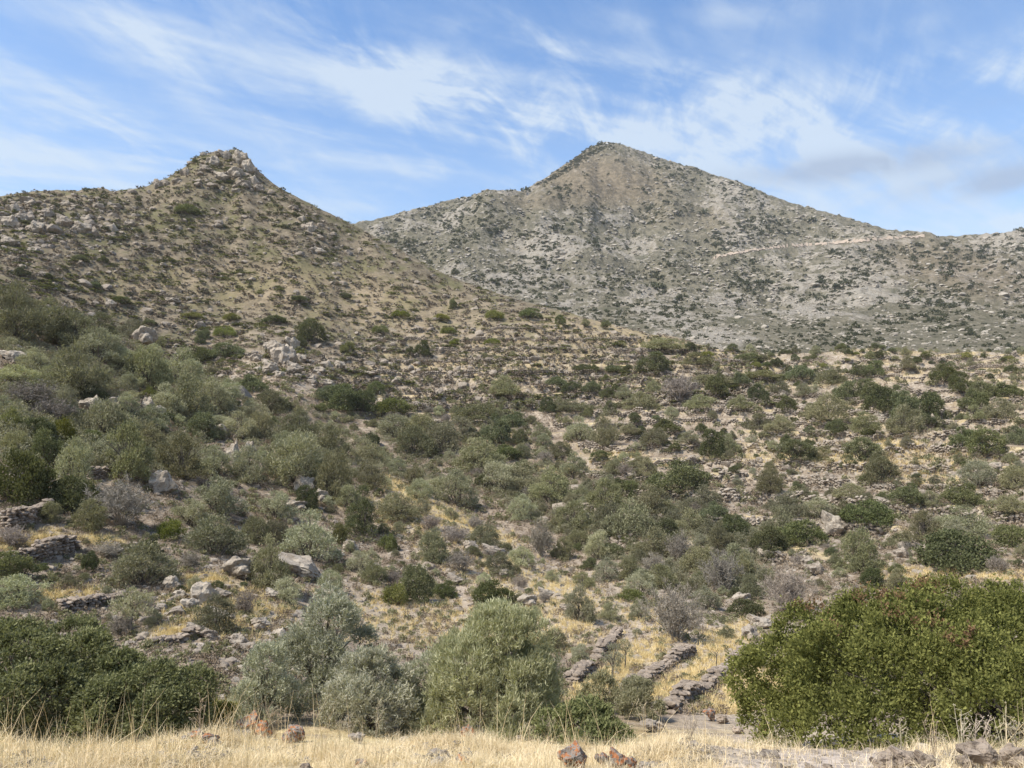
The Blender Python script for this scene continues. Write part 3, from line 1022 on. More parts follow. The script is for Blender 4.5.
LOOK = {'O': 'grey-green olive shrub', 'M': 'dark green shrub', 'B': 'brownish-green shrub', 'Y': 'bright green shrub', 'J': 'pointed dark shrub', 'G': 'grey leafless shrub'}
NAME = {'O': 'wild_olive', 'M': 'evergreen_shrub', 'B': 'bushy_shrub', 'Y': 'green_shrub', 'J': 'upright_shrub', 'G': 'thorn_shrub'}
GROUP = {'O': 'wild olives on the slopes', 'M': 'dark evergreen shrubs on the slopes', 'B': 'bushy shrubs on the slopes', 'Y': 'bright green shrubs on the slopes', 'J': 'upright dark shrubs', 'G': 'grey leafless shrubs on the slopes'}
TAKEN = []
PLACED = {}
rs = np.random.RandomState(7)


def place_shrub(px, py, wpx, hpx, kind, split=34):
    """px: middle, py: foot, wpx/hpx: size as seen"""
    x, y, z, r = ground_at(px, py)
    if not np.isfinite(r[0]):
        return None
    x, y, z, r = float(x[0]), float(y[0]), float(z[0]), float(r[0])
    m = y / F
    w, h = wpx * m, hpx * m
    # the foot seen is the near rim: step back by half the plant's depth
    k = 1 + 0.28 * w / r
    x, y = x * k, y * k
    z = float(height(np.array([x]), np.array([y]))[0])
    v = rs.randint(4)
    fm, sm, am, hh = PROTO[kind][v]
    rz = rs.uniform(0, 6.28)
    st = rs.uniform(0.82, 1.22)
    sc = (w * 1.03 * st, w * 1.03 / st, h * 1.08 / hh)
    if wpx >= split and fm is not None:
        o = bpy.data.objects.new(NAME[kind], None)
        o.empty_display_size = 0.3
        COL.objects.link(o)
        o.location, o.rotation_euler, o.scale = (x, y, z - 0.04 * h), (0, 0, rz), sc
        put('foliage', fm, o)
        put('stems', sm, o)
    else:
        o = put(NAME[kind], am, None, (x, y, z - 0.04 * h), rz, sc)
    look = LOOK[kind]
    ratio = wpx / max(hpx, 1)
    size = 'large ' if wpx > 48 else 'small ' if wpx < 18 else ''
    if kind not in 'J' and ratio > 2.1:
        size = size + 'wide ' if wpx > 48 else 'spreading '
    PLACED.setdefault(kind, []).append((wpx * hpx, o, w, (x, y, z)))
    want_label(o, size + look, px, py - hpx * 0.5, 'shrub' if kind != 'O' else 'olive shrub', GROUP[kind])
    TAKEN.append((px, py - hpx * 0.4, wpx, hpx))
    return o


HAND = [
    # upper left belt
    (15, 345, 60, 58, 'B'), (50, 345, 50, 40, 'B'), (75, 352, 42, 36, 'B'), (100, 338, 34, 24, 'B'), (98, 366, 44, 34, 'O'), (32, 374, 32, 24, 'O'), (45, 388, 26, 20, 'O'), (14, 390, 42, 22, 'O'),
    (78, 397, 58, 50, 'B'), (88, 402, 30, 16, 'M'), (146, 392, 44, 40, 'B'), (180, 390, 40, 38, 'O'), (186, 422, 50, 44, 'B'), (212, 416, 40, 36, 'O'), (165, 416, 34, 30, 'O'), (126, 420, 28, 26, 'O'),
    (150, 399, 16, 11, 'Y'), (65, 422, 26, 34, 'O'), (104, 444, 50, 42, 'B'), (30, 412, 62, 24, 'G'), (50, 428, 40, 26, 'G'), (12, 434, 28, 24, 'Y'), (228, 408, 30, 26, 'O'), (120, 375, 30, 26, 'O'),
    (132, 340, 30, 20, 'B'), (20, 312, 40, 22, 'B'), (200, 365, 30, 18, 'M'), (225, 360, 40, 14, 'M'), (200, 345, 12, 12, 'M'), (250, 395, 30, 16, 'M'), (200, 440, 34, 26, 'M'), (150, 432, 34, 24, 'O'),
    # left
    (22, 506, 56, 54, 'M'), (74, 494, 42, 52, 'O'), (70, 514, 46, 36, 'M'), (126, 483, 50, 56, 'B'), (180, 480, 48, 42, 'B'), (214, 478, 36, 30, 'O'), (247, 484, 40, 36, 'O'), (120, 531, 60, 44, 'G'),
    (190, 527, 40, 26, 'O'), (216, 517, 50, 36, 'O'), (214, 556, 60, 36, 'B'), (143, 590, 66, 40, 'B'), (150, 560, 26, 20, 'M'), (10, 580, 40, 22, 'M'), (14, 608, 56, 28, 'O'), (12, 550, 34, 20, 'G'),
    (90, 572, 18, 20, 'M'), (50, 524, 26, 20, 'B'), (90, 532, 40, 30, 'B'), (170, 540, 28, 18, 'Y'), (45, 470, 30, 34, 'M'), (15, 460, 30, 26, 'B'), (150, 455, 34, 30, 'B'), (60, 445, 26, 26, 'Y'),
    (215, 634, 42, 34, 'B'), (245, 615, 24, 20, 'G'), (95, 640, 24, 14, 'G'), (190, 570, 26, 16, 'G'), (110, 560, 30, 14, 'G'),
    # middle of the near slope
    (298, 492, 64, 55, 'O'), (335, 500, 40, 46, 'B'), (397, 476, 24, 18, 'O'), (372, 489, 34, 26, 'B'), (420, 502, 26, 22, 'O'), (456, 508, 40, 36, 'O'), (362, 538, 38, 48, 'J'), (395, 522, 46, 24, 'B'),
    (310, 562, 52, 46, 'O'), (306, 512, 24, 22, 'M'), (432, 564, 30, 32, 'B'), (388, 551, 18, 16, 'Y'), (485, 548, 28, 22, 'B'), (268, 592, 42, 50, 'B'), (286, 604, 34, 24, 'O'), (417, 603, 32, 36, 'M'),
    (398, 606, 30, 20, 'Y'), (446, 599, 22, 16, 'M'), (492, 606, 42, 22, 'M'), (330, 594, 26, 22, 'O'), (348, 510, 24, 24, 'O'), (275, 520, 34, 26, 'O'), (255, 545, 30, 26, 'B'), (340, 545, 18, 20, 'Y'),
    (358, 575, 26, 22, 'O'), (460, 575, 30, 20, 'G'), (455, 545, 26, 16, 'G'), (520, 590, 22, 12, 'G'), (375, 585, 26, 24, 'B'), (510, 620, 26, 12, 'M'), (475, 530, 20, 12, 'G'), (260, 440, 30, 26, 'B'),
    (300, 440, 40, 28, 'B'), (330, 455, 40, 28, 'B'), (365, 465, 36, 24, 'B'), (270, 415, 34, 24, 'B'), (285, 455, 26, 22, 'O'), (240, 440, 30, 26, 'O'),
    # gully
    (345, 416, 46, 24, 'M'), (328, 406, 26, 18, 'M'), (362, 414, 28, 22, 'M'), (376, 399, 18, 14, 'M'), (392, 421, 40, 16, 'Y'), (420, 440, 40, 22, 'B'), (395, 440, 40, 22, 'B'), (440, 455, 44, 28, 'B'),
    (415, 460, 40, 30, 'B'), (460, 440, 40, 20, 'B'), (480, 422, 52, 18, 'B'), (502, 402, 36, 20, 'B'), (497, 446, 32, 28, 'M'), (478, 475, 50, 30, 'B'), (505, 462, 34, 14, 'M'), (500, 495, 40, 30, 'O'),
    (525, 495, 42, 30, 'B'), (552, 508, 48, 34, 'B'), (522, 522, 26, 26, 'O'), (541, 557, 28, 32, 'G'), (562, 560, 24, 20, 'B'), (598, 560, 30, 28, 'O'), (590, 570, 22, 10, 'M'), (606, 583, 27, 24, 'O'),
    (580, 623, 30, 34, 'B'), (610, 622, 20, 18, 'O'), (640, 597, 32, 26, 'O'), (630, 603, 30, 12, 'Y'), (676, 643, 56, 50, 'G'), (722, 593, 42, 36, 'G'), (746, 617, 32, 18, 'M'), (706, 610, 32, 22, 'O'),
    (680, 565, 32, 28, 'G'), (630, 548, 48, 36, 'B'), (655, 560, 40, 30, 'B'), (650, 525, 40, 26, 'B'), (610, 540, 36, 30, 'B'), (605, 515, 40, 28, 'B'), (575, 535, 36, 28, 'B'), (700, 575, 36, 26, 'B'),
    (735, 570, 34, 26, 'B'), (660, 590, 34, 24, 'B'), (690, 535, 36, 24, 'B'), (680, 503, 56, 28, 'M'), (705, 512, 40, 24, 'B'), (735, 540, 34, 24, 'M'), (712, 460, 32, 25, 'M'), (728, 455, 28, 20, 'B'),
    (750, 600, 26, 24, 'B'), (770, 560, 40, 26, 'M'), (745, 580, 24, 24, 'B'), (640, 620, 24, 18, 'O'), (555, 650, 26, 18, 'B'), (580, 660, 22, 14, 'O'),
    # right slope
    (796, 470, 42, 20, 'M'), (882, 481, 42, 28, 'B'), (862, 462, 36, 24, 'M'), (910, 515, 32, 18, 'M'), (965, 507, 38, 20, 'M'), (978, 491, 32, 26, 'O'), (870, 540, 48, 24, 'M'), (800, 547, 44, 26, 'M'),
    (820, 524, 32, 20, 'O'), (790, 520, 34, 24, 'B'), (965, 537, 50, 28, 'O'), (955, 573, 72, 42, 'M'), (955, 545, 28, 24, 'O'), (925, 548, 32, 30, 'B'), (1012, 548, 34, 22, 'M'), (1018, 492, 30, 22, 'B'),
    (788, 613, 44, 40, 'G'), (860, 573, 38, 40, 'B'), (872, 588, 26, 18, 'M'), (905, 422, 38, 28, 'M'), (930, 420, 34, 28, 'M'), (885, 412, 34, 26, 'M'), (850, 402, 32, 22, 'M'), (870, 408, 28, 20, 'M'),
    (905, 436, 36, 28, 'B'), (828, 428, 40, 26, 'B'), (864, 434, 30, 20, 'B'), (875, 378, 24, 14, 'M'), (857, 380, 20, 12, 'M'), (800, 383, 26, 14, 'M'), (830, 385, 30, 18, 'B'), (960, 398, 26, 18, 'M'),
    (982, 398, 26, 18, 'M'), (1000, 422, 32, 20, 'B'), (975, 415, 28, 18, 'M'), (965, 450, 28, 18, 'M'), (986, 460, 40, 22, 'M'), (908, 455, 14, 10, 'B'), (1018, 445, 22, 18, 'M'), (945, 388, 26, 16, 'M'),
    (1005, 400, 30, 14, 'M'), (930, 510, 18, 14, 'B'), (850, 500, 30, 14, 'B'), (820, 460, 26, 12, 'B'), (845, 520, 22, 18, 'B'), (770, 500, 30, 22, 'B'), (780, 540, 34, 30, 'B'), (1010, 520, 30, 16, 'B'),
    # terraces in the middle
    (655, 377, 40, 18, 'M'), (696, 369, 32, 13, 'B'), (660, 352, 46, 12, 'B'), (748, 362, 26, 8, 'M'), (585, 374, 26, 7, 'M'), (612, 374, 18, 6, 'M'), (628, 374, 12, 7, 'M'), (556, 388, 20, 9, 'M'), (606, 384, 8, 6, 'M'),
    (572, 396, 22, 11, 'M'), (592, 397, 20, 11, 'M'), (608, 400, 16, 10, 'M'), (615, 397, 8, 10, 'M'), (570, 413, 50, 12, 'B'), (548, 415, 20, 14, 'M'), (580, 442, 30, 24, 'O'), (606, 446, 28, 32, 'B'),
    (520, 446, 16, 16, 'M'), (515, 428, 24, 14, 'M'), (540, 440, 24, 14, 'B'), (665, 439, 24, 12, 'M'), (655, 455, 26, 16, 'B'), (680, 408, 40, 26, 'G'), (718, 400, 26, 20, 'M'), (740, 388, 22, 12, 'M'),
    (700, 410, 34, 14, 'B'), (640, 410, 40, 18, 'B'), (625, 400, 20, 14, 'B'), (740, 412, 30, 14, 'B'), (690, 450, 24, 12, 'O'), (635, 428, 16, 10, 'M'), (642, 436, 10, 7, 'M'), (758, 405, 22, 16, 'M'),
    (760, 430, 30, 16, 'B'), (780, 395, 24, 14, 'B'), (780, 440, 28, 16, 'B'), (630, 440, 24, 10, 'B'), (600, 468, 20, 10, 'M'), (560, 460, 24, 14, 'B'), (575, 480, 30, 22, 'B'), (640, 470, 24, 10, 'B'),
    (710, 385, 44, 10, 'B'), (760, 378, 50, 8, 'B'),
    # hill
    (310, 344, 30, 22, 'M'), (300, 348, 16, 10, 'M'), (423, 358, 18, 14, 'M'), (410, 357, 8, 7, 'M'), (453, 309, 10, 9, 'M'), (348, 354, 16, 10, 'Y'), (530, 319, 26, 9, 'M'), (560, 325, 12, 9, 'M'),
    (605, 329, 12, 8, 'M'), (585, 326, 11, 7, 'B'), (455, 276, 9, 6, 'M'), (188, 218, 22, 10, 'M'), (103, 264, 9, 7, 'M'), (95, 290, 14, 6, 'M'), (22, 278, 15, 10, 'M'), (48, 280, 14, 5, 'M'), (80, 262, 16, 6, 'M'),
    (440, 322, 18, 6, 'Y'), (400, 320, 18, 7, 'Y'), (450, 335, 18, 7, 'Y'), (380, 338, 16, 8, 'Y'), (492, 345, 14, 6, 'Y'), (455, 347, 14, 6, 'Y'), (494, 321, 20, 9, 'Y'), (275, 325, 22, 8, 'M'), (148, 326, 14, 6, 'M'),
    (143, 334, 9, 7, 'M'), (193, 320, 20, 6, 'Y'), (232, 322, 18, 7, 'Y'), (120, 305, 24, 6, 'M'), (205, 340, 12, 10, 'M'), (225, 338, 22, 10, 'Y'), (345, 300, 14, 5, 'M'), (300, 305, 22, 6, 'M'),
]
for it in HAND:
    place_shrub(*it)

# scattered fill so that the belts close up as in the photo: (polygon, how many, kinds, size range in metres, spacing)
FILL = [
    ([(0, 290), (110, 325), (250, 385), (400, 425), (470, 470), (430, 500), (300, 480), (180, 470), (100, 470), (0, 470)], 120, 'OOBBBMO', (1.4, 3.2), 0.5),
    ([(180, 470), (300, 480), (420, 500), (560, 560), (600, 600), (520, 610), (400, 600), (260, 560)], 60, 'OOBBGM', (0.9, 1.9), 0.75),
    ([(400, 420), (520, 400), (560, 470), (640, 470), (760, 540), (770, 610), (690, 600), (620, 580), (540, 530), (470, 480)], 150, 'BBBBMOG', (1.5, 3.0), 0.55),
    ([(560, 400), (760, 380), (1024, 370), (1024, 470), (760, 480), (600, 470)], 100, 'MBMBO', (1.2, 3.4), 0.75),
    ([(760, 480), (1024, 470), (1024, 580), (790, 600)], 70, 'MBBOG', (0.8, 2.2), 0.75),
    ([(640, 341), (1024, 339), (1024, 356), (640, 356)], 60, 'MBBOM', (1.3, 3.0), 0.6),
    ([(540, 385), (1024, 372), (1024, 560), (790, 580), (700, 480), (560, 470)], 90, 'BMBOB', (0.7, 1.7), 0.5),
    ([(700, 350), (1024, 350), (1024, 375), (700, 375)], 60, 'MMBY', (1.5, 3.5), 0.7),
    ([(0, 480), (110, 500), (260, 560), (250, 650), (120, 640), (0, 600)], 28, 'GBGOM', (0.5, 1.3), 0.9),
    ([(500, 600), (620, 600), (760, 620), (740, 690), (600, 690)], 22, 'GOB', (0.4, 0.9), 0.9),
]


def in_poly(px, py, poly):
    c = False
    n = len(poly)
    for i in range(n):
        x1, y1 = poly[i]
        x2, y2 = poly[(i + 1) % n]
        if (y1 > py) != (y2 > py) and px < (x2 - x1) * (py - y1) / (y2 - y1) + x1:
            c = not c
    return c


# keep the stony clearings and the walls open
TAKEN += [(225, 450, 46, 44), (290, 366, 90, 40), (296, 570, 60, 26), (304, 505, 40, 22), (100, 410, 70, 16), (230, 574, 40, 18), (200, 612, 60, 40), (240, 648, 60, 26), (150, 415, 30, 16), (158, 488, 28, 18),
          (585, 524, 18, 16), (838, 530, 30, 22), (40, 520, 80, 30), (40, 556, 90, 14), (90, 606, 70, 14), (175, 642, 60, 14), (600, 660, 60, 60), (660, 675, 80, 40), (720, 680, 110, 66)]
for poly, num, kinds, (s0, s1), gap in FILL:
    xs, ys = [p[0] for p in poly], [p[1] for p in poly]
    done = tries = 0
    while done < num and tries < num * 30:
        tries += 1
        px, py = rs.uniform(min(xs), max(xs)), rs.uniform(min(ys), max(ys))
        if not in_poly(px, py, poly):
            continue
        x, y, z, r = ground_at(px, py)
        if not np.isfinite(r[0]) or r[0] > 260:
            continue
        kind = kinds[rs.randint(len(kinds))]
        wpx = np.exp(rs.uniform(math.log(s0 * .6), math.log(s1 * 1.15))) * F / float(r[0])
        ratio = {'O': 0.8, 'M': 0.6, 'B': 0.75, 'G': 0.7, 'Y': 0.45}[kind] * rs.uniform(0.8, 1.15)
        bad = False
        for (qx, qy, qw, qh) in TAKEN:
            if abs(qx - px) < (qw + wpx) * 0.5 * gap and abs(qy - (py - wpx * ratio * .4)) < (qh + wpx * ratio) * 0.5 * gap:
                bad = True
                break
        if bad:
            continue
        if blobs_mask(px, py, STRAW) > 0.75 and rs.rand() < 0.8:
            continue
        place_shrub(px, py, wpx, wpx * ratio, kind)
        done += 1
# ------------------------------------------------------------------ the big plants at the front
def big_plant(name, label, cat, px, r, wpx, hpx, fol, mat, stem_r, group=None, seed=1, dz=0.0, trunk=False, ysc=1.0, rz=0.0):
    rng = np.random.RandomState(seed)
    th, _ = pix_dir(px, 600)
    th = float(th)
    x, y = r * math.sin(th), r * math.cos(th)
    z = float(height(np.array([x]), np.array([y]))[0]) + dz
    m = y / F
    w, h = wpx * m, hpx * m
    root = bpy.data.objects.new(name, None)
    root.empty_display_size = 0.3
    COL.objects.link(root)
    root.location = (x, y, z)
    root.rotation_euler = (0, 0, rz)
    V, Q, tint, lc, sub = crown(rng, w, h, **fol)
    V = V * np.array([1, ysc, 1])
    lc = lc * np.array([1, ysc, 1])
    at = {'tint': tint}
    acc = np.zeros(len(V))
    if name == 'huge_bush':
        sc, si = sub
        red = np.zeros(len(sc))
        for (cx_, cz, rad) in ((-2.3, .95, .38), (-1.75, .84, .32), (-3.1, .82, .25), (-1.2, .97, .25), (-2.7, .9, .2)):
            d = np.hypot(sc[:, 0] - cx_, (sc[:, 2] - cz * h) * 1.6)
            red = np.maximum(red, (d < rad) & (rng.rand(len(sc)) < 0.4))
        acc = np.repeat(red[si], 4)
    at['accent'] = acc
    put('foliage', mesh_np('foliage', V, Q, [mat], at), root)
    SV, SQ = stems(rng, lc[lc[:, 2] > .3 * h] * .92, stem_r, base_spread=0.06 * w)
    put('trunk' if trunk else 'stems', mesh_np('stems', SV, SQ, [M_BARK], smooth_sh=True), root)
    tag(root, label, cat, group)
    return root


big_plant('huge_bush', 'huge dense green bush with reddish tips beside the gravel path', 'bush', 1007, 15.9, 505, 156,
          dict(jit=.6, zp=.45, nl=125, nsub=6200, per=44, L=0.0075, Wd=0.0037, up=0.25, spread=0.6, lob=0.17, sub_r=0.0165, wild=.012, inner=0.09, flat=0.9, base=0.0), M_MASTIC_HERO, 0.05, seed=21, ysc=.66)
big_plant('dark_thicket', 'broad dark green bush at the lower left edge behind dry grass', 'bush', 24, 18.4, 215, 112,
          dict(nl=34, nsub=2200, per=40, L=0.016, Wd=0.0075, up=0.25, spread=0.6, lob=0.27, sub_r=0.028, inner=0.06, flat=0.85, base=0.0), M_DARK_HERO, 0.05, seed=22)
big_plant('dark_thicket', 'lower rounded dark green bush sloping down toward the grey olives', 'bush', 142, 17.2, 150, 88,
          dict(nl=26, nsub=1500, per=38, L=0.022, Wd=0.010, up=0.25, spread=0.6, lob=0.34, sub_r=0.040, inner=0.07, flat=0.85, base=0.0), M_DARK_HERO, 0.05, seed=23)
big_plant('olive_tree', 'feathery silver-green olive standing alone behind the dry grass', 'olive tree', 497, 18.0, 140, 122,
          dict(nl=34, nsub=2600, per=30, L=0.038, Wd=0.0055, up=0.55, spread=0.34, lob=0.34, sub_r=0.04, inner=0.14, wild=0.09, flat=1.0, base=0.02), M_OLIVE_HERO, 0.06, seed=24, trunk=True)
big_plant('olive_tree', 'smaller pale olive leaning against the left of the feathery olive', 'olive tree', 432, 18.6, 66, 78,
          dict(nl=10, nsub=500, per=26, L=0.055, Wd=0.011, up=0.42, spread=0.45, lob=0.42, sub_r=0.06, inner=0.18, wild=0.06, base=0.02), M_GREYOLIVE, 0.035, seed=25, trunk=True)
big_plant('olive_tree', 'tall twiggy grey olive rising at the back of the grey-green thicket', 'olive tree', 330, 20.5, 116, 124,
          dict(nl=24, nsub=1000, per=26, L=0.040, Wd=0.008, up=0.42, spread=0.5, lob=0.34, sub_r=0.05, inner=0.22, wild=0.08, base=0.02), M_GREYOLIVE, 0.05, seed=26, trunk=True)
big_plant('olive_tree', 'rounded pale olive at the left front of the grey-green thicket', 'olive tree', 262, 18.6, 66, 80,
          dict(nl=15, nsub=600, per=28, L=0.055, Wd=0.012, up=0.42, spread=0.45, lob=0.42, sub_r=0.06, inner=0.18, wild=0.09, base=0.02), M_GREYOLIVE, 0.035, seed=27, trunk=True)
big_plant('olive_tree', 'rounded grey-green olive at the right front of the grey-green thicket', 'olive tree', 374, 18.2, 96, 88,
          dict(nl=19, nsub=900, per=28, L=0.045, Wd=0.009, up=0.42, spread=0.45, lob=0.40, sub_r=0.05, inner=0.18, wild=0.09, base=0.02), M_GREYOLIVE, 0.04, seed=28, trunk=True)
big_plant('low_bush', 'low fresh green bush at the right foot of the feathery olive', 'bush', 584, 15.8, 112, 36,
          dict(nl=11, nsub=600, per=30, L=0.036, Wd=0.014, up=0.35, spread=0.55, lob=0.36, sub_r=0.05, inner=0.1, base=0.0), M_DARK_HERO, 0.02, seed=29)
big_plant('low_bush', 'small dull green bush at the foot of the slanting stone walls', 'bush', 640, 20.5, 50, 48,
          dict(nl=9, nsub=420, per=26, L=0.06, Wd=0.014, up=0.4, spread=0.5, lob=0.42, sub_r=0.07, inner=0.15, wild=0.04, base=0.0), M_BUSHY, 0.02, seed=30)
big_plant('low_bush', 'yellow-green low bush squeezed between dark thicket and grey olives', 'bush', 220, 17.6, 42, 42,
          dict(nl=8, nsub=300, per=26, L=0.07, Wd=0.02, up=0.4, spread=0.5, lob=0.42, sub_r=0.07, inner=0.12, base=0.0), M_GREEN, 0.02, seed=31)
big_plant('low_bush', 'sparse brown-green bush between the olive and the first terrace wall', 'bush', 600, 21.5, 52, 46,
          dict(nl=9, nsub=300, per=20, L=0.06, Wd=0.014, up=0.4, spread=0.5, lob=0.42, sub_r=0.07, inner=0.2, wild=0.06, base=0.0), M_BUSHY, 0.02, seed=32)


def young_tree(label, px, py, wpx, hpx, mat, seed, bare=False):
    rng = np.random.RandomState(seed)
    x, y, z, r = [float(q[0]) for q in ground_at(px, py)]
    m = math.hypot(x, y) / F
    w, h = wpx * m, hpx * m
    root = bpy.data.objects.new('young_olive' if not bare else 'dead_sapling', None)
    root.empty_display_size = 0.3
    COL.objects.link(root)
    root.location = (x, y, z)
    parts = []
    p = np.array([[0, 0, -.05], [.02 * w, 0, h * .2], [.05 * w, .02, h * .42], [.03 * w, 0, h * .6]])
    parts.append(tube(p, h * np.array([.028, .022, .018, .012]), 6))
    ends = []
    for k in range(6):
        a = k * 1.05 + rng.uniform(-.3, .3)
        e = np.array([math.cos(a) * w * .36, math.sin(a) * w * .36, h * rng.uniform(.7, .95)])
        s = p[2] if k % 2 else p[3]
        parts.append(tube(np.array([s, s * .5 + e * .5 + rng.normal(0, .03, 3) * h, e]), h * np.array([.012, .008, .004]), 4))
        ends.append(e)
    SV, SQ = join(parts)
    put('trunk', mesh_np('trunk', SV, SQ, [M_BARK], smooth_sh=True), root)
    if not bare:
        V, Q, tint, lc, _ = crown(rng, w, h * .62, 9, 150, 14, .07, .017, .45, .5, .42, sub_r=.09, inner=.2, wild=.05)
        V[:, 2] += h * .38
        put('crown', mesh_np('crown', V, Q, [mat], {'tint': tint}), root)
    tag(root, label, 'tree', 'young trees on the old terraces')


young_tree('young olive with bare stem on the left terrace strip', 130, 632, 38, 38, M_OLIVE, 41)
young_tree('thin young olive with dark forked trunk amid the slanting walls', 612, 686, 24, 42, M_OLIVE, 42)
young_tree('slim sapling with wispy crown on the yellow grass strip', 625, 670, 18, 30, M_OLIVE, 43)
young_tree('tiny dead sapling on the grass between two slanting walls', 716, 668, 16, 22, M_OLIVE, 44, True)


# ------------------------------------------------------------------ boulders
def place_rock(px, py, wpx, hpx, mat, name='boulder', rot=None, label=None, group='boulders on the slopes', sink=0.18, look='pale grey boulder'):
    x, y, z, r = [float(q[0]) for q in ground_at(px, py)]
    if not np.isfinite(r):
        return
    m = math.hypot(x, y) / F
    w, h = wpx * m, hpx * m
    V, Fc = PROTO['R'][rs.randint(8)]
    V = V * np.array([1, 1, 1.0 / 0.7])
    ext = V.max(0) - V.min(0)
    key = ('rockmesh', int(rs.randint(1 << 30)))
    me = mesh_np(name, V / ext * np.array([w, w * .85, h * 1.25]), Fc, [mat], {'tint': np.repeat(rs.uniform(0, .6), len(V))})
    o = put(name, me, None, (x, y + w * .3, z + h * (0.5 - sink)), rs.uniform(-.4, .4))
    if rot:
        o.rotation_euler = (0, R(rot), rs.uniform(-.2, .2))
    if label:
        tag(o, label, 'boulder' if name == 'boulder' else 'stone', group)
    else:
        want_label(o, ('large ' if wpx > 24 else 'small ' if wpx < 11 else '') + look, px, py - hpx / 2, 'boulder' if name == 'boulder' else 'stone', group)
    return o


place_rock(297, 578, 56, 18, M_ROCK_PALE, rot=24, sink=0.1, label='big tilted pale slab beside an olive shrub on the left slope')
place_rock(284, 364, 24, 20, M_ROCK_PALE, sink=0.1, label='broadest white block at the heart of the white outcrop')
for a in [(275, 358, 18, 18), (292, 350, 12, 16), (271, 374, 15, 14), (292, 374, 15, 14), (300, 362, 10, 9), (265, 366, 12, 8), (280, 378, 9, 8), (326, 369, 13, 9), (318, 374, 14, 8), (324, 386, 17, 8), (330, 388, 10, 6),
          (339, 368, 10, 8), (254, 362, 12, 9), (312, 382, 8, 7), (310, 364, 9, 6), (250, 376, 10, 6), (268, 350, 10, 8), (296, 378, 8, 6), (258, 372, 9, 6)]:
    place_rock(a[0], a[1], a[2] * 1.2, a[3] * 1.0, M_ROCK_PALE, look='white outcrop block', sink=0.1)
for a in [(90, 413, 20, 12), (109, 411, 18, 11), (146, 410, 12, 10), (156, 416, 12, 9), (123, 428, 14, 6), (154, 430, 11, 6), (218, 440, 20, 14), (236, 440, 10, 7), (209, 432, 10, 8), (233, 470, 13, 22), (249, 458, 11, 12),
          (159, 494, 22, 16), (139, 346, 18, 16), (108, 308, 9, 8), (302, 496, 20, 16), (318, 504, 14, 12), (290, 512, 22, 9), (232, 578, 26, 16), (200, 604, 24, 14), (188, 612, 14, 10), (214, 622, 18, 10),
          (236, 648, 18, 10), (250, 655, 14, 8), (205, 640, 14, 8), (192, 637, 18, 9), (585, 528, 15, 13), (838, 538, 22, 19), (830, 536, 12, 9), (741, 606, 18, 10), (720, 560, 12, 8), (470, 552, 14, 9), (490, 556, 20, 9),
          (453, 586, 16, 9), (350, 552, 14, 10), (334, 560, 16, 8), (840, 414, 11, 9), (883, 422, 10, 7), (922, 424, 10, 7), (934, 424, 8, 7), (832, 482, 9, 7), (635, 480, 10, 8), (805, 410, 10, 5), (785, 397, 10, 6),
          (390, 421, 14, 8), (366, 376, 16, 5), (172, 303, 14, 5), (8, 362, 18, 10), (12, 352, 14, 6), (905, 558, 12, 7), (930, 560, 12, 6), (820, 575, 14, 9), (810, 565, 12, 6), (790, 640, 12, 8), (850, 470, 10, 5),
          (716, 472, 10, 4), (730, 494, 12, 5), (745, 485, 9, 5), (330, 600, 18, 8), (372, 572, 16, 7), (410, 588, 14, 7), (525, 607, 18, 10), (545, 600, 16, 9), (505, 578, 14, 6), (566, 612, 12, 6), (50, 556, 9, 6),
          (110, 428, 10, 6), (60, 400, 8, 6), (270, 600, 14, 8), (258, 630, 16, 9), (280, 640, 14, 8), (170, 590, 14, 9), (178, 600, 12, 7), (160, 612, 12, 6), (220, 600, 14, 8), (945, 500, 10, 5), (1000, 470, 12, 5)]:
    place_rock(a[0], a[1], a[2] * 1.15, a[3] * 1.2, M_ROCK if rs.rand() < 0.4 else M_ROCK_PALE, look='pale grey boulder', sink=0.05)
place_rock(764, 630, 28, 13, M_ROCK_PALE, label='pale boulder touching the left side of the huge green bush')
place_rock(752, 640, 20, 14, M_ROCK, label='greyer boulder wedged under the pale one by the huge bush')
# crags on the hill
for a in [(225, 160, 9, 8), (212, 166, 8, 7), (238, 163, 9, 9), (247, 172, 8, 8), (232, 178, 9, 8), (218, 180, 10, 7), (203, 172, 8, 6), (157, 188, 7, 6), (165, 186, 6, 4), (252, 184, 8, 6), (241, 188, 8, 6), (258, 192, 8, 6),
          (208, 188, 8, 5), (20, 222, 10, 8), (8, 228, 12, 9), (34, 232, 10, 9), (60, 226, 11, 10), (78, 232, 14, 9), (90, 236, 10, 8), (110, 232, 10, 7), (46, 216, 9, 6), (12, 212, 10, 7), (84, 222, 9, 6), (128, 226, 9, 6),
          (4, 245, 10, 8), (28, 205, 9, 5), (64, 206, 8, 5), (98, 208, 9, 5), (310, 232, 9, 8), (302, 222, 7, 6), (318, 240, 8, 6), (318, 254, 10, 7), (292, 210, 7, 5), (235, 194, 8, 4), (175, 184, 7, 4), (185, 176, 7, 5)]:
    k_ = 1.75 if a[0] > 150 and a[1] < 195 else 1.35
    place_rock(a[0], a[1], a[2] * k_, a[3] * k_ * .95, M_ROCK if rs.rand() < 0.5 else M_ROCK_PALE, group='crags on the hill', look='weathered crag block', sink=.12)
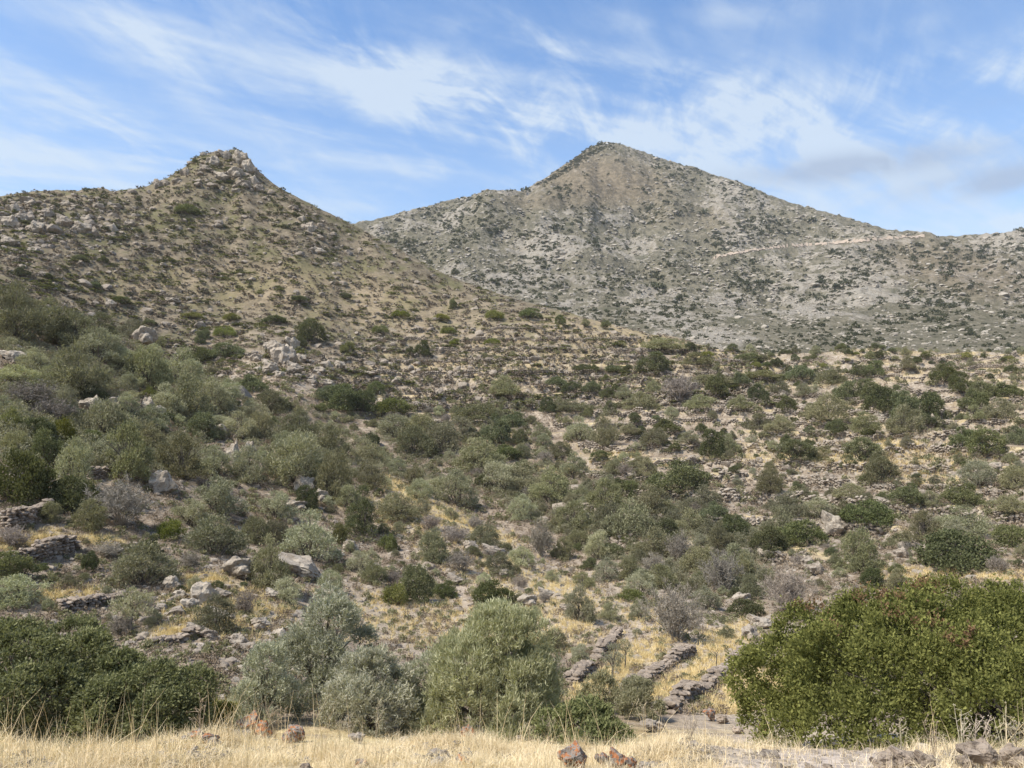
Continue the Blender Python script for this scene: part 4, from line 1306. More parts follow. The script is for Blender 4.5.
# lichen stones of the fallen wall along the front edge
for a in [(250, 741, 26, 18), (262, 742, 16, 13), (240, 744, 18, 11), (296, 743, 20, 12), (288, 746, 14, 9), (196, 744, 16, 9), (205, 746, 18, 8), (212, 748, 14, 7), (186, 745, 12, 7), (125, 744, 18, 10), (140, 746, 16, 7),
          (468, 745, 16, 13), (432, 741, 10, 6), (422, 745, 10, 5), (356, 744, 16, 8), (405, 746, 14, 7), (576, 774, 30, 20), (604, 772, 16, 13), (618, 774, 20, 16), (632, 774, 12, 12), (647, 773, 14, 9), (462, 770, 18, 8),
          (362, 772, 16, 8), (305, 774, 14, 7), (912, 772, 30, 15), (895, 772, 26, 14), (932, 773, 22, 14), (882, 773, 16, 10), (990, 770, 34, 19), (968, 773, 16, 12), (1016, 772, 22, 20), (712, 722, 14, 9), (724, 724, 12, 8),
          (768, 740, 14, 12), (755, 738, 10, 7), (740, 734, 12, 6), (580, 733, 18, 10), (598, 733, 16, 9), (610, 733, 14, 7), (652, 733, 22, 9), (660, 732, 12, 8), (790, 771, 12, 6), (810, 771, 10, 5), (830, 772, 11, 6),
          (540, 740, 10, 6), (520, 742, 10, 5), (486, 746, 8, 5), (172, 748, 10, 6), (155, 747, 10, 5), (94, 746, 12, 6)]:
    orange = a[0] in (250, 262, 296, 288, 196, 468, 432, 422, 604, 632, 576, 205, 712, 618, 462, 362, 768)
    if orange:
        a = (a[0], a[1], a[2] * 1.02, a[3] * 1.1)
    place_rock(*a, M_ROCK_LICHEN if orange else (M_WALL if a[0] > 870 or rs.rand() < .4 else M_ROCK), name='wall_stone', group='stones fallen along the front edge', sink=-.08 if orange else 0.0,
               look='orange lichened stone' if orange else 'grey stone')


# ------------------------------------------------------------------ dry stone walls
def stone_wall(label, pts, hgt, sl, th=0.45, seed=1, group='dry stone walls'):
    rng = np.random.RandomState(seed)
    px = np.array([p[0] for p in pts], float)
    py = np.array([p[1] for p in pts], float)
    x, y, z, r = ground_at(px, py)
    if not np.isfinite(r).all():
        return
    P = np.stack([x, y], 1)
    seg = np.linalg.norm(np.diff(P, axis=0), axis=1)
    L = np.concatenate([[0], np.cumsum(seg)])
    Vs, Fs, Ts, off = [], [], [], 0
    rows = max(2, int(round(hgt / (sl * .6))))
    for k in range(rows):
        for side in (-1, 1):
            s = rng.uniform(0, sl * .5)
            while s < L[-1]:
                l = sl * rng.uniform(.6, 1.5)
                c = np.array([np.interp(s, L, P[:, 0]), np.interp(s, L, P[:, 1])])
                c2 = np.array([np.interp(s + .1, L, P[:, 0]), np.interp(s + .1, L, P[:, 1])])
                d = c2 - c
                a = math.atan2(d[1], d[0]) if np.linalg.norm(d) > 1e-6 else 0
                tall = hgt * (0.75 + 0.35 * math.sin(s * 1.1 + seed) * math.sin(s * .37 + 2 * seed))
                if (k + .5) / rows * hgt < tall and rng.rand() > 0.06:
                    V, Fc = SMALLROCK[rng.randint(len(SMALLROCK))]
                    q = V * np.array([l * 1.1, th * .62, sl * .75]) * rng.uniform(.85, 1.15, 3)
                    b = a + rng.normal(0, .15)
                    q = np.stack([q[:, 0] * math.cos(b) - q[:, 1] * math.sin(b), q[:, 0] * math.sin(b) + q[:, 1] * math.cos(b), q[:, 2]], 1)
                    n = np.array([-math.sin(a), math.cos(a)]) * side * th * .25
                    gz = float(height(np.array([c[0]]), np.array([c[1]]))[0])
                    q += np.array([c[0] + n[0] + rng.normal(0, .03), c[1] + n[1] + rng.normal(0, .03), gz - .08 + (k + .5) * hgt / rows])
                    Vs.append(q)
                    Fs.append(Fc + off)
                    Ts.append(np.full(len(q), rng.uniform(0, 1)))
                    off += len(q)
                s += l
    o0 = np.array([P[0, 0], P[0, 1], 0])
    zz = np.vstack(Vs)
    base = np.array([P[:, 0].mean(), P[:, 1].mean(), z.mean()])
    me = mesh_np('dry_stone_wall', zz - base, np.vstack(Fs), [M_WALL], {'tint': np.concatenate(Ts)})
    o = put('dry_stone_wall', me, None, base)
    tag(o, label, 'stone wall', group, 'thing')
    return o


SMALLROCK = []
for v in range(10):
    V_, F_ = boulder(np.random.RandomState(600 + v), 2, 0.25, (1, 1, 1))
    SMALLROCK.append((V_ / (V_.max(0) - V_.min(0)), F_))
stone_wall('short stone wall running up to the left edge under dark bushes', [(5, 531), (25, 526), (48, 515)], 1.01, .2, seed=1)
stone_wall('long low stone wall holding the grassy shelf on the left', [(4, 562), (30, 562), (50, 556), (75, 550)], 0.88, .2, seed=2)
stone_wall('stone wall under the yellow strip beside the young olive', [(60, 612), (90, 608), (118, 602)], 0.75, .18, seed=3)
stone_wall('stone wall just above the dark bush with boulders at its end', [(152, 645), (175, 643), (198, 636)], 0.75, .18, seed=4)
stone_wall('stone wall stub among shrubs in the middle of the left slope', [(88, 480), (100, 477), (112, 468)], 0.88, .2, seed=5)
stone_wall('topmost and shortest of the slanting walls by the feathery olive', [(572, 684), (588, 668), (604, 650), (618, 634)], 0.54, .17, seed=6)
stone_wall('middle slanting wall, crumbled, below the large grey bare bush', [(628, 696), (645, 680), (665, 667), (692, 655)], 0.58, .17, seed=7)
stone_wall('longest slanting wall, running up toward the huge green bush', [(668, 714), (690, 699), (712, 684), (735, 667), (768, 648)], 0.64, .17, seed=8)


def terrace_walls():
    rng = np.random.RandomState(77)
    t0, _ = pix_dir(330, 420)
    t1, _ = pix_dir(1060, 420)
    ii = np.where((TH > t0) & (TH < t1))[0][::3]
    jj = np.where((RR > 66) & (RR < 212))[0]
    sub = TT[np.ix_(ii, jj)]
    msk = TMASK[np.ix_(ii, jj)]
    count = 0
    for lev in range(int(math.floor(sub.min())), int(math.ceil(sub.max()))):
        hit = sub >= lev + 0.86
        first = hit.argmax(1)
        skip = rng.rand() < .3
        th_foot = pix_dir(590, 400)[0]
        ok = hit.any(1) & (first > 0)
        ok &= msk[np.arange(len(ii)), first] > 0.6
        if skip or lev % 2:
            ok &= TH[ii] > (th_foot if not skip else 9)
        k = 0
        while k < len(ii):
            if not ok[k]:
                k += 1
                continue
            run = [k]
            want = rng.randint(30, 110)
            while run[-1] + 1 < len(ii) and ok[run[-1] + 1] and abs(RR[jj[first[run[-1] + 1]]] - RR[jj[first[run[-1]]]]) < 2.5 and len(run) < want:
                run.append(run[-1] + 1)
            k = run[-1] + 1 + rng.randint(0, 9)
            if len(run) < 9:
                continue
            th = TH[ii[run]]
            r = RR[jj[first[run]]] - 0.2
            P = np.stack([r * np.sin(th), r * np.cos(th)], 1)
            build_terrace_wall(P, rng, count)
            count += 1
    return count


def build_terrace_wall(P, rng, idx):
    seg = np.linalg.norm(np.diff(P, axis=0), axis=1)
    L = np.concatenate([[0], np.cumsum(seg)])
    sl, rows = 0.46, 4
    Vs, Fs, Ts, off = [], [], [], 0
    hgt = rng.uniform(.8, 1.25)
    for k in range(rows):
        s = np.arange(rng.uniform(0, sl), L[-1], sl) + rng.uniform(-.1, .1)
        top = hgt * (0.72 + 0.4 * np.sin(s * .45 + idx) * np.sin(s * .17 + 2 * idx))
        s = s[((k + .5) / rows * hgt < top) & (rng.rand(len(s)) > .03)]
        if not len(s):
            continue
        cx_, cy_ = np.interp(s, L, P[:, 0]), np.interp(s, L, P[:, 1])
        a = np.arctan2(np.interp(s + .4, L, P[:, 1]) - np.interp(s - .4, L, P[:, 1]), np.interp(s + .4, L, P[:, 0]) - np.interp(s - .4, L, P[:, 0])) + rng.normal(0, .15, len(s))
        V, Fc = SMALLROCK[rng.randint(len(SMALLROCK))]
        dims = np.array([sl * 1.1, .55, hgt / rows * 1.2]) * rng.uniform(.7, 1.3, (len(s), 3))
        q = V[None] * dims[:, None]
        c, sn = np.cos(a)[:, None], np.sin(a)[:, None]
        gz = height(cx_, cy_)
        X_ = q[..., 0] * c - q[..., 1] * sn + cx_[:, None]
        Y_ = q[..., 0] * sn + q[..., 1] * c + cy_[:, None]
        Z_ = q[..., 2] + (gz - .1 + (k + .5) * hgt / rows)[:, None]
        n = len(V)
        Vs.append(np.stack([X_, Y_, Z_], 2).reshape(-1, 3))
        Fs.append((Fc[None] + (np.arange(len(s)) * n)[:, None, None]).reshape(-1, 3) + off)
        Ts.append(np.repeat(rng.uniform(0, 1, len(s)), n))
        off += n * len(s)
    V = np.vstack(Vs)
    mid = P[len(P) // 2]
    base = np.array([mid[0], mid[1], float(height(mid[:1], mid[1:])[0])])
    o = put('dry_stone_wall', mesh_np('dry_stone_wall', V - base, np.vstack(Fs), [M_TERRACE], {'tint': np.concatenate(Ts)}), None, base)
    o['kind'] = 'thing'
    px, py = project(*base)
    want_label(o, ('long ' if L[-1] > 40 else 'short ' if L[-1] < 18 else '') + 'terrace wall', float(px), float(py), 'stone wall', 'terrace walls on the far slope')


print('terrace walls', terrace_walls())


# ------------------------------------------------------------------ masses nobody could count
def scatter_mesh(name, P, S, protos, mat, kind='stuff', seed=1, label=None, sz=None, tintvar=0.5, cat=None):
    rng = np.random.RandomState(seed)
    Vs, Qs, Ts, off = [], [], [], 0
    which = rng.randint(0, len(protos), len(P))
    for k, pr in enumerate(protos):
        sel = np.where(which == k)[0]
        if not len(sel):
            continue
        V, Q = pr[0], pr[1]
        a = rng.uniform(0, 6.28, len(sel))
        c, s = np.cos(a)[:, None], np.sin(a)[:, None]
        sc = S[sel][:, None]
        szz = sc if sz is None else (S * sz)[sel][:, None]
        X_ = (V[None, :, 0] * c - V[None, :, 1] * s) * sc + P[sel, 0:1]
        Y_ = (V[None, :, 0] * s + V[None, :, 1] * c) * sc + P[sel, 1:2]
        Z_ = V[None, :, 2] * szz + P[sel, 2:3]
        n = len(V)
        Vs.append(np.stack([X_, Y_, Z_], 2).reshape(-1, 3))
        Qs.append((Q[None] + (np.arange(len(sel)) * n)[:, None, None]).reshape(-1, Q.shape[1]) + off)
        base = rng.uniform(0, 1, len(sel))
        t = pr[2] if len(pr) > 2 else np.full(n, .5)
        Ts.append((base[:, None] * tintvar + t[None] * (1 - tintvar)).ravel())
        off += n * len(sel)
    me = mesh_np(name, np.vstack(Vs), np.vstack(Qs), [mat], {'tint': np.concatenate(Ts)})
    o = put(name, me)
    tag(o, label, cat, None, kind)
    return o


def sample(n, x0, x1, y0, y1, rmin, rmax, dens, seed):
    rng = np.random.RandomState(seed)
    px, py = rng.uniform(x0, x1, n), rng.uniform(y0, y1, n)
    d = dens(px, py)
    k = rng.rand(n) < d
    px, py = px[k], py[k]
    x, y, z, r = ground_at(px, py)
    ok = np.isfinite(r) & (r > rmin) & (r < rmax)
    return np.stack([x, y, z], 1)[ok], r[ok], px[ok], py[ok], rng


def tuft_proto(seed, w, h, nl, nsub, per, L, Wd, up, **kw):
    rng = np.random.RandomState(seed)
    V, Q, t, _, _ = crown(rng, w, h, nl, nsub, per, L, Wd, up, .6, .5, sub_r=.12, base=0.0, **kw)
    return V, Q, t


CUSH = [tuft_proto(700 + k, 1, .5, 5, 20, 4, .17, .065, .4, inner=.1) for k in range(5)]
CUSHF = [tuft_proto(720 + k, 1, .5, 4, 14, 4, .24, .15, .3, inner=.1) for k in range(5)]
TUFT = [tuft_proto(740 + k, 1, .5, 5, 26, 5, .17, .10, .3, inner=.1) for k in range(5)]
FARS = [tuft_proto(760 + k, 1, .6, 6, 26, 5, .20, .15, .2, inner=.06) for k in range(6)]

# past three hundred of a kind the smallest are one mass
lst = sorted(PLACED['B'], key=lambda v: -v[0])
small, lst = lst[295:], lst[:295]
if small:
    gone = {v[1] for v in small}
    PENDING[:] = [it for it in PENDING if it[0] not in gone]
    P_ = np.array([v[3] for v in small])
    S_ = np.array([v[2] for v in small])
    for o_ in gone:
        bpy.data.objects.remove(o_)
    scatter_mesh('small_bushes', P_, S_, [tuft_proto(790 + k, 1, .75, 9, 150, 8, .075, .026, .5, inner=.2, wild=.05) for k in range(5)], M_BUSHY, seed=38, label='small brownish-green bushes scattered over the terraces and slopes', cat='scrub')
# low brown scrub between the shrubs of the near slopes
P_, r_, px_, py_, rg_ = sample(20000, -60, 1084, 340, 715, 20, 290, lambda a, b: np.where(blobs_mask(a, b, STRAW) > .55, .22, .8) * np.where((a > 560) & (b < 480) & (b > 378), .35, 1) * np.where(b > 600, .5, 1), 801)
scatter_mesh('low_scrub', P_, rg_.uniform(.35, 1.0, len(P_)) * np.clip(r_ / 70, .6, 1.5), CUSH, M_CUSHION, seed=2, label='low brown and grey scrub covering the near slopes', cat='scrub')
P_, r_, px_, py_, rg_ = sample(9500, -60, 1084, 338, 715, 20, 290, lambda a, b: .7 * np.where((a > 560) & (b < 480), .75, 1) * np.where(blobs_mask(a, b, STRAW) > .55, .3, 1), 802)
scatter_mesh('low_herbs', P_, rg_.uniform(.3, .9, len(P_)) * np.clip(r_ / 60, .6, 2.6), TUFT, M_BUSHY, seed=3, label='low dull green herbs scattered over the near slopes', cat='scrub')
UG = [([(0, 300), (110, 335), (250, 395), (400, 425), (520, 400), (560, 470), (640, 470), (760, 540), (770, 600), (640, 580), (470, 490), (300, 480), (100, 470), (0, 470)], 1900)]
rg_ = np.random.RandomState(821)
pts_ = [(a, b) for a, b in zip(rg_.uniform(0, 770, 9000), rg_.uniform(300, 600, 9000)) if in_poly(a, b, UG[0][0])][:UG[0][1]]
pts_ = np.array([v for v in pts_ if not any(abs(v[0] - t_[0]) < t_[2] * .5 and abs(v[1] - t_[1]) < t_[3] * .5 for t_ in TAKEN[len(HAND):len(HAND) + 19])])
x, y, z, r = ground_at(pts_[:, 0], pts_[:, 1])
ok_ = np.isfinite(r) & (r < 200)
P_ = np.stack([x, y, z], 1)[ok_]
scatter_mesh('undergrowth', P_, rg_.uniform(.7, 1.9, len(P_)), [(PV[0], PV[1], PV[2]) for PV in [tuft_proto(780 + k, 1, .75, 7, 60, 6, .10, .035, .5, inner=.2, wild=.05) for k in range(6)]], M_BUSHY, seed=31, label='low greyish green undergrowth filling the thickets and gully', cat='scrub')
# the hill's own cover
P_, r_, px_, py_, rg_ = sample(17000, -80, 760, 150, 425, 150, 330, lambda a, b: np.full(a.shape, .7), 803)
h_ = len(P_) // 2
scatter_mesh('hill_scrub', P_[:h_], rg_.uniform(.6, 2.2, h_), CUSHF, M_CUSHION, seed=4, label='dry brown cushion scrub covering the craggy hill', cat='scrub', sz=.7)
scatter_mesh('grey_hill_scrub', P_[h_:], rg_.uniform(.6, 2.6, len(P_) - h_), CUSHF, M_CUSHION_GREY, seed=44, label='greyish purple cushion scrub covering the craggy hill', cat='scrub', sz=.7)
P_, r_, px_, py_, rg_ = sample(13000, -80, 780, 150, 425, 150, 330, lambda a, b: .14 + .88 * (perlin(a / 34, b / 14, 9) + .7 * perlin(a / 11, b / 6, 10) > .16), 804)
scatter_mesh('hill_tufts', P_, rg_.uniform(.85, 2.3, len(P_)) ** 1.5, TUFT, M_HILLGREEN, seed=5, label='green tufts dotted over the craggy hill', sz=.38, cat='scrub')
P_, r_, px_, py_, rg_ = sample(9000, -80, 420, 146, 330, 200, 330, lambda a, b: blobs_mask(a, b, [(60, 206, 150, 24, 0, .16), (222, 168, 50, 24, 0, .28), (305, 225, 46, 20, 40, .4), (160, 250, 200, 60, 0, .05)]), 805)
scatter_mesh('hill_bushes', P_, rg_.uniform(.9, 2.8, len(P_)), TUFT, M_FARSHRUB, seed=6, label='dark bushes among the crags of the hill', cat='scrub')
# loose stone
STONES = [(q[0], q[1], np.full(len(q[0]), .4)) for q in SMALLROCK]
P_, r_, px_, py_, rg_ = sample(26000, -60, 1084, 370, 715, 20, 230, lambda a, b: (.22 + .7 * blobs_mask(a, b, STONY)) * np.where((a > 560) & (b < 490), .45, 1), 806)
S_ = np.exp(rg_.normal(-1.45, .5, len(P_))) * np.clip(r_ / 55, .7, 2.0)
scatter_mesh('loose_stones', P_, S_, STONES, M_ROCK, seed=7, label='loose limestone rubble strewn over the slopes', sz=.7, cat='rubble')
P_, r_, px_, py_, rg_ = sample(16000, -80, 760, 146, 420, 150, 330, lambda a, b: .16 + .84 * blobs_mask(a, b, [(45, 222, 120, 28, 0, 1), (225, 172, 34, 24, 0, 1), (310, 235, 26, 22, 40, .5), (235, 190, 50, 12, 0, .5)]), 807)
S_ = np.exp(rg_.normal(.05, .45, len(P_)))
scatter_mesh('hill_stones', P_, S_, STONES, M_ROCK, seed=8, label='weathered stones strewn over the craggy hill', sz=.75, cat='rubble')


# the mountain: bushes and ledges of limestone
ROAD = [(712, 259), (745, 252), (770, 248.5), (800, 246), (840, 243.5), (880, 240), (925, 237)]


def off_road(a, b):
    ry = np.interp(a, [v[0] for v in ROAD], [v[1] for v in ROAD])
    return np.where((a > 708) & (a < 930) & (b > ry - 1.5) & (b < ry + 5), 0, 1)


def mdens(a, b):
    d = .13 + .8 * smooth(perlin(a / 70, b / 30, 19) * 1.2 + .8 * perlin(a / 14, b / 7, 23), -.02, .25)
    d = d * off_road(a, b)
    d *= 1 - .75 * blobs_mask(a, b, BROWN)
    return np.maximum(d, blobs_mask(a, b, [(568, 166, 42, 5, -33, 1), (592, 152, 16, 5, -20, 1), (700, 178, 30, 6, 16, .7), (740, 200, 60, 7, 16, .6)]))


P_, r_, px_, py_, rg_ = sample(28000, 330, 1060, 135, 372, 290, 1400, mdens, 808)
k_ = py_ > 0
S_ = np.exp(rg_.normal(0, .42, len(P_))) * np.clip(r_ * .0036, 1.2, 2.9)
P_[:, 2] -= S_ * .12
scatter_mesh('mountain_bushes', P_, S_, FARS, M_FARSHRUB, seed=9, label='dark green bushes peppered over the far mountain', cat='scrub')
P_, r_, px_, py_, rg_ = sample(22000, 330, 1060, 135, 372, 290, 1400, lambda a, b: off_road(a, b) * np.where(perlin(a / 30, b / 9, 29) > 0, .75, .15) * (1 - .8 * blobs_mask(a, b, BROWN)), 809)
S_ = np.exp(rg_.normal(0, .4, len(P_))) * np.clip(r_ * .0032, 1.0, 2.6)
scatter_mesh('mountain_rocks', P_, S_, STONES, M_ROCK_FAR, seed=10, label='pale limestone ledges peppered over the far mountain', sz=.55, cat='rock')


P_, r_, px_, py_, rg_ = sample(2600, 530, 640, 138, 186, 600, 1400, lambda a, b: blobs_mask(a, b, [(575, 163, 34, 4.5, -34, .9), (597, 149, 17, 5.5, -14, 1)]), 818)
scatter_mesh('summit_bushes', P_, rg_.uniform(2.2, 4.6, len(P_)), FARS, M_FARSHRUB, seed=37, label='dark bushes capping the left side of the highest summit', cat='scrub')
P_, r_, px_, py_, rg_ = sample(5200, 330, 1060, 135, 372, 290, 1400, lambda a, b: off_road(a, b) * blobs_mask(a, b, [(488, 193, 26, 7, 0, 1), (605, 147, 22, 6, 0, .8), (585, 160, 14, 10, -30, .6), (690, 178, 34, 12, 16, .7), (655, 205, 22, 12, 10, .6), (430, 210, 50, 10, -12, .35),
                                                                                                        (985, 245, 30, 8, 0, .5), (760, 215, 40, 14, 14, .3), (470, 260, 50, 20, 0, .2), (740, 290, 60, 16, 10, .22)]), 815)
scatter_mesh('mountain_crags', P_, np.exp(rg_.normal(.95, .4, len(P_))), STONES, M_ROCK_FAR, seed=33, label='broken pale crags along the far mountain ridges', sz=.9, cat='rock')


# ------------------------------------------------------------------ tracks on the mountain
def track(name, pts, half, lift=.35):
    ry = np.interp(PXV, [v[0] for v in pts], [v[1] for v in pts])
    seen = EW >= _cm - 1e-5
    near = (np.abs(PYV - ry) < half) & (PXV > pts[0][0]) & (PXV < pts[-1][0]) & (FARM > .5) & (np.abs(T) < .7)
    cell = near[:-1, :-1] | (near[:-1, 1:] & near[1:, :-1])
    cell &= seen[:-1, :-1] | seen[1:, 1:]
    ci, cj = np.where(cell)
    nr = T.shape[1]
    a = ci * nr + cj
    Q = np.stack([a, a + 1, a + nr + 1, a + nr], 1)
    used, inv = np.unique(Q, return_inverse=True)
    V = np.stack([XW.ravel()[used], YW.ravel()[used], ZW.ravel()[used] + lift], 1)
    o = put(name, mesh_np(name, V, inv.reshape(-1, 4), [M_TRACK], smooth_sh=True))
    tag(o, kind='structure')


track('dirt_road', ROAD, 1.0, .6)

# summit pillar
x, y, z, r = [float(q[0]) for q in ground_at(607, 144.5)]
pr_ = bpy.data.objects.new('survey_pillar', None)
COL.objects.link(pr_)
pr_.location = (x, y, z)
b1 = np.array([[-1, -1, -1], [1, -1, -1], [1, 1, -1], [-1, 1, -1], [-.9, -.9, 1], [.9, -.9, 1], [.9, .9, 1], [-.9, .9, 1]], float) * .5
bq = np.array([[0, 3, 2, 1], [4, 5, 6, 7], [0, 1, 5, 4], [1, 2, 6, 5], [2, 3, 7, 6], [3, 0, 4, 7]])
put('plinth', mesh_np('plinth', b1 * np.array([3.4, 3.4, 1.6]) + np.array([0, 0, .6]), bq, [M_PILLAR]), pr_)
put('shaft', mesh_np('shaft', b1 * np.array([1.1, 1.1, 2.6]) + np.array([0, 0, 2.7]), bq, [M_PILLAR]), pr_)
tag(pr_, 'tiny pale pillar on the highest mountain summit', 'pillar')


# ------------------------------------------------------------------ dry grass
def blades(P, Hh, Wd, lean, rng, seg=3):
    n = len(P)
    a = rng.uniform(0, 6.28, n)
    dirn = np.stack([np.cos(a), np.sin(a), np.zeros(n)], 1)
    side = np.stack([-np.sin(a), np.cos(a), np.zeros(n)], 1)
    b = rng.uniform(0, 6.28, n)
    side = np.stack([np.cos(b), np.sin(b), np.zeros(n)], 1)
    ln = np.abs(rng.normal(0, 1, n)) * lean
    V = []
    for k in range(seg + 1):
        t = k / seg
        c = P + np.array([0, 0, 1]) * (Hh * t * np.sqrt(np.maximum(.1, 1 - (ln * t * .8) ** 2)))[:, None] + dirn * (Hh * ln * t * t)[:, None]
        w = Wd * (1 - t * .85)
        V += [c - side * (w * .5)[:, None], c + side * (w * .5)[:, None]]
    V = np.stack(V, 1)
    m = 2 * (seg + 1)
    Q = np.array([[2 * k, 2 * k + 1, 2 * k + 3, 2 * k + 2] for k in range(seg)])
    return V.reshape(-1, 3), (Q[None] + (np.arange(n) * m)[:, None, None]).reshape(-1, 4), m


def grass(name, n, tr, rrange, hr, wd, dens, seed, label, lean=.5):
    rng = np.random.RandomState(seed)
    th = rng.uniform(tr[0], tr[1], n)
    r = np.sqrt(rng.uniform(rrange[0] ** 2, rrange[1] ** 2, n))
    x, y = r * np.sin(th), r * np.cos(th)
    px, py = project(x, y, height(x, y))
    k = rng.rand(n) < dens(px, py, x, y)
    x, y = x[k], y[k]
    z = height(x, y)
    clump = .35 + 1.5 * np.clip(.5 + 1.3 * fbm(x, y, .7, 3, seed + 5), 0, 1)
    Hh = rng.uniform(hr[0], hr[1], len(x)) * clump
    V, Q, m = blades(np.stack([x, y, z - .01], 1), Hh, np.full(len(x), wd) * rng.uniform(.6, 1.4, len(x)), lean, rng)
    t = np.clip(.5 + .5 * fbm(x, y, 1.3, 3, seed + 9) + rng.normal(0, .22, len(x)), 0, 1)
    o = put(name, mesh_np(name, V, Q, [M_STRAW], {'tint': np.repeat(t, m)}))
    tag(o, label, 'grass', None, 'stuff')


grass('dry_grass', 230000, (-.66, .66), (8.6, 12.6), (.05, .19), .007,
      lambda px, py, x, y: (1 - .97 * blobs_mask(px, py, GRAVEL)) * np.clip(.62 + 1.6 * fbm(x, y, 1.1, 4, 77), .06, 1), 901, 'pale dry grass along the front edge', .95)
grass('tall_dry_grass', 5200, (-.66, .66), (9.6, 12.4), (.26, .58), .008,
      lambda px, py, x, y: (1 - blobs_mask(px, py, GRAVEL)) * np.clip(.25 + 1.6 * fbm(x, y, 1.1, 3, 177), .05, 1) * np.where(px < 330, 1, .5), 902, 'taller dry grass stems along the front edge', .5)

P_, r_, px_, py_, rg_ = sample(900, -20, 1044, 735, 768, 8.5, 13, lambda a, b: np.clip(.5 + 2.2 * perlin(a / 45, b / 9, 41), 0, 1) * (1 - blobs_mask(a, b, GRAVEL)), 811)
scatter_mesh('dead_herbs', P_, rg_.uniform(.10, .34, len(P_)), CUSH, M_CUSHION_GREY, seed=21, label='dead grey herbs and litter among the dry grass', sz=.6, cat='scrub')
P_, r_, px_, py_, rg_ = sample(2600, -20, 1044, 728, 768, 8.5, 13, lambda a, b: np.clip(.4 + 2. * perlin(a / 30, b / 7, 43), .05, 1), 812)
scatter_mesh('front_pebbles', P_, np.exp(rg_.normal(-2.7, .5, len(P_))), STONES, M_ROCK, seed=22, label='pebbles and clods lying along the front edge', sz=.7, cat='rubble')
P_, r_, px_, py_, rg_ = sample(60000, -60, 1084, 425, 715, 20, 150, lambda a, b: np.clip(blobs_mask(a, b, STRAW) * 1.2, 0, 1), 903)
B0 = []
for k in range(5):
    rng = np.random.RandomState(910 + k)
    n_ = 16
    V_, Q_, m_ = blades(np.concatenate([rng.normal(0, .25, (n_, 2)), np.zeros((n_, 1))], 1), rng.uniform(.5, 1.1, n_), np.full(n_, .09), .5, rng, 2)
    B0.append((V_, Q_, np.repeat(rng.uniform(0, 1, n_), m_)))
scatter_mesh('slope_grass', P_, rg_.uniform(.14, .36, len(P_)) * np.clip(r_ / 60, .8, 1.8), B0, M_STRAW_GOLD, seed=12, label='patches of yellow dry grass on the terraces and slope', cat='grass')


# ------------------------------------------------------------------ single dry weeds along the front edge
def weed_mesh(rng, h, n, heads=True):
    parts = []
    for i in range(n):
        a = rng.uniform(0, 6.28)
        e = np.array([math.cos(a) * h * .28, math.sin(a) * h * .28, h * rng.uniform(.6, 1)]) * (1 if i else np.array([.2, .2, 1.05]))
        p = np.array([[0, 0, -.03], e * np.array([.3, .3, .4]), e * np.array([.75, .75, .75]), e])
        parts.append(tube(p, h * np.array([.010, .008, .006, .004]), 4))
        for q in range(4):
            s = p[1] + (e - p[1]) * rng.uniform(.2, .95)
            f = s + unit(rng.normal(0, 1, 3) * np.array([1, 1, .5]) + np.array([0, 0, 1.2])) * h * rng.uniform(.10, .24)
            parts.append(tube(np.array([s, (s + f) / 2 + rng.normal(0, .01, 3), f]), h * np.array([.006, .005, .003]), 3))
            if heads:
                V, Q = leaves(rng, np.repeat(f[None], 5, 0) + rng.normal(0, h * .015, (5, 3)), unit(rng.normal(0, 1, (5, 3))), h * .035, h * .018, .3, .5)
                parts.append((V, Q))
    return join(parts)


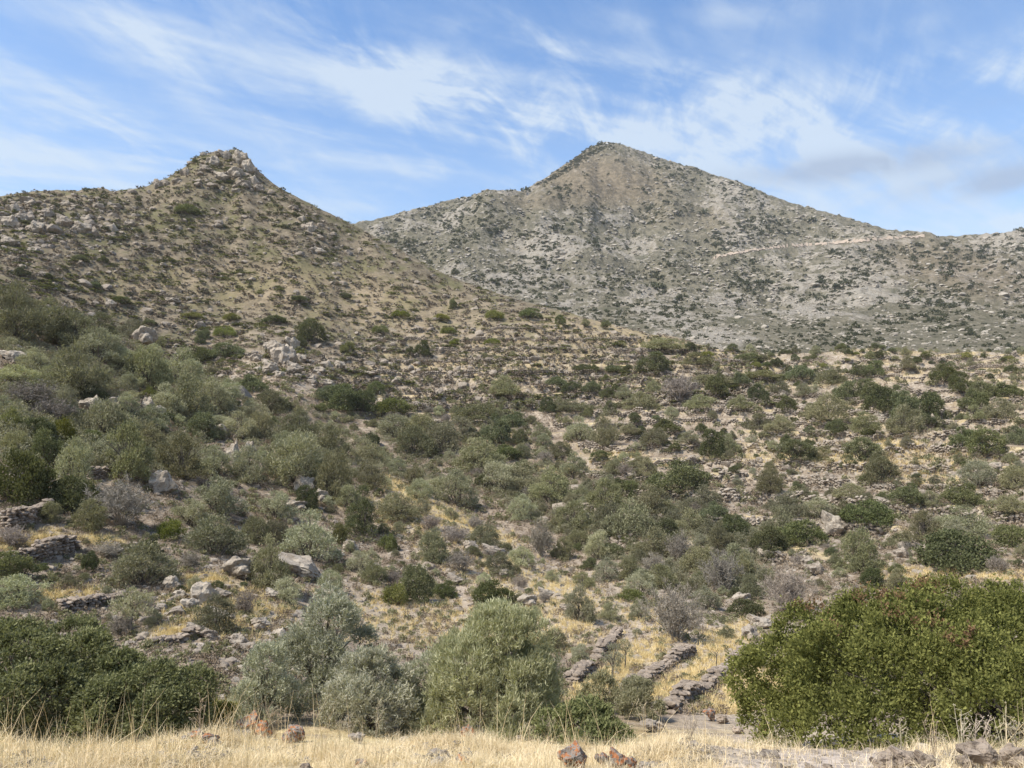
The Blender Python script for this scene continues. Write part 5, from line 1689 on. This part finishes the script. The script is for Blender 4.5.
WEEDS = [(36, 742, 52, 9), (52, 744, 46, 8), (22, 742, 40, 6), (66, 742, 42, 7), (80, 740, 34, 5), (100, 742, 40, 6), (120, 740, 36, 6), (134, 742, 40, 5), (158, 742, 34, 6), (176, 740, 30, 5), (146, 744, 28, 5),
         (200, 742, 44, 3), (228, 742, 26, 5), (275, 738, 34, 7), (340, 742, 24, 7), (350, 740, 26, 6), (376, 738, 34, 4), (464, 744, 22, 5), (488, 740, 34, 4), (502, 740, 30, 5), (530, 742, 22, 5), (548, 744, 26, 5),
         (800, 743, 48, 6), (788, 741, 40, 4), (902, 760, 38, 3), (936, 762, 40, 4), (962, 760, 44, 4), (975, 764, 46, 5), (1006, 766, 48, 5), (1018, 764, 40, 5), (950, 766, 30, 4), (985, 768, 34, 4), (644, 736, 30, 4), (690, 742, 26, 8)]
for i, (px, py, hp, n) in enumerate(WEEDS):
    rng = np.random.RandomState(950 + i)
    x, y, z, r = [float(q[0]) for q in ground_at(px, py)]
    h = hp * r / F
    V, Q = weed_mesh(rng, h, n)
    pale = px in (800, 788)
    o = put('dry_weed', mesh_np('dry_weed', V, Q, [M_STALK], {'tint': np.full(len(V), 1.0 if pale else rng.uniform(.1, .8))}), None, (x, y, z))
    want_label(o, ('tall ' if hp > 39 else 'short ' if hp < 28 else '') + ('whitish branched weed' if pale else 'brown dry weed stalks'), px, py - hp / 2, 'weed', 'dry weeds along the front edge')

LAND += [(250, 732, 'the orange stone pair'), (470, 738, 'the lone orange stone'), (605, 764, 'the bottom edge stones'), (912, 764, 'the path end stones'),
         (990, 750, 'the big dark stone'), (706, 718, 'the small path stones'), (200, 740, 'the thicket foot stones'), (1010, 760, 'the lower right corner'), (20, 735, 'the lower left corner')]
settle_labels()

# ------------------------------------------------------------------ the air between here and the mountain
def haze_box():
    m, t = new_mat('air')
    v = t.node('ShaderNodeVolumePrincipled')
    v.inputs['Color'].default_value = (0.84, 0.88, 0.93, 1)
    v.inputs['Density'].default_value = 0.00010
    v.inputs['Anisotropy'].default_value = 0.0
    o = t.node('ShaderNodeOutputMaterial')
    t.t.links.new(v.outputs[0], o.inputs['Volume'])
    lo = np.array([-2800, -2800, float(ZW.min()) - 1.0])
    hi = np.array([2800, 2800, float(ZW.max()) + 12.0])
    c = (lo + hi) / 2
    V = b1 / np.array([.9, .9, 1]) if False else np.array([[x, y, z] for z in (-.5, .5) for x, y in ((-.5, -.5), (.5, -.5), (.5, .5), (-.5, .5))])
    o = put('haze', mesh_np('haze', V * (hi - lo) + c, bq, [m]))
    tag(o, 'thin pale air over the valley', 'haze', None, 'stuff')


USE_HAZE = True
if USE_HAZE:
    haze_box()
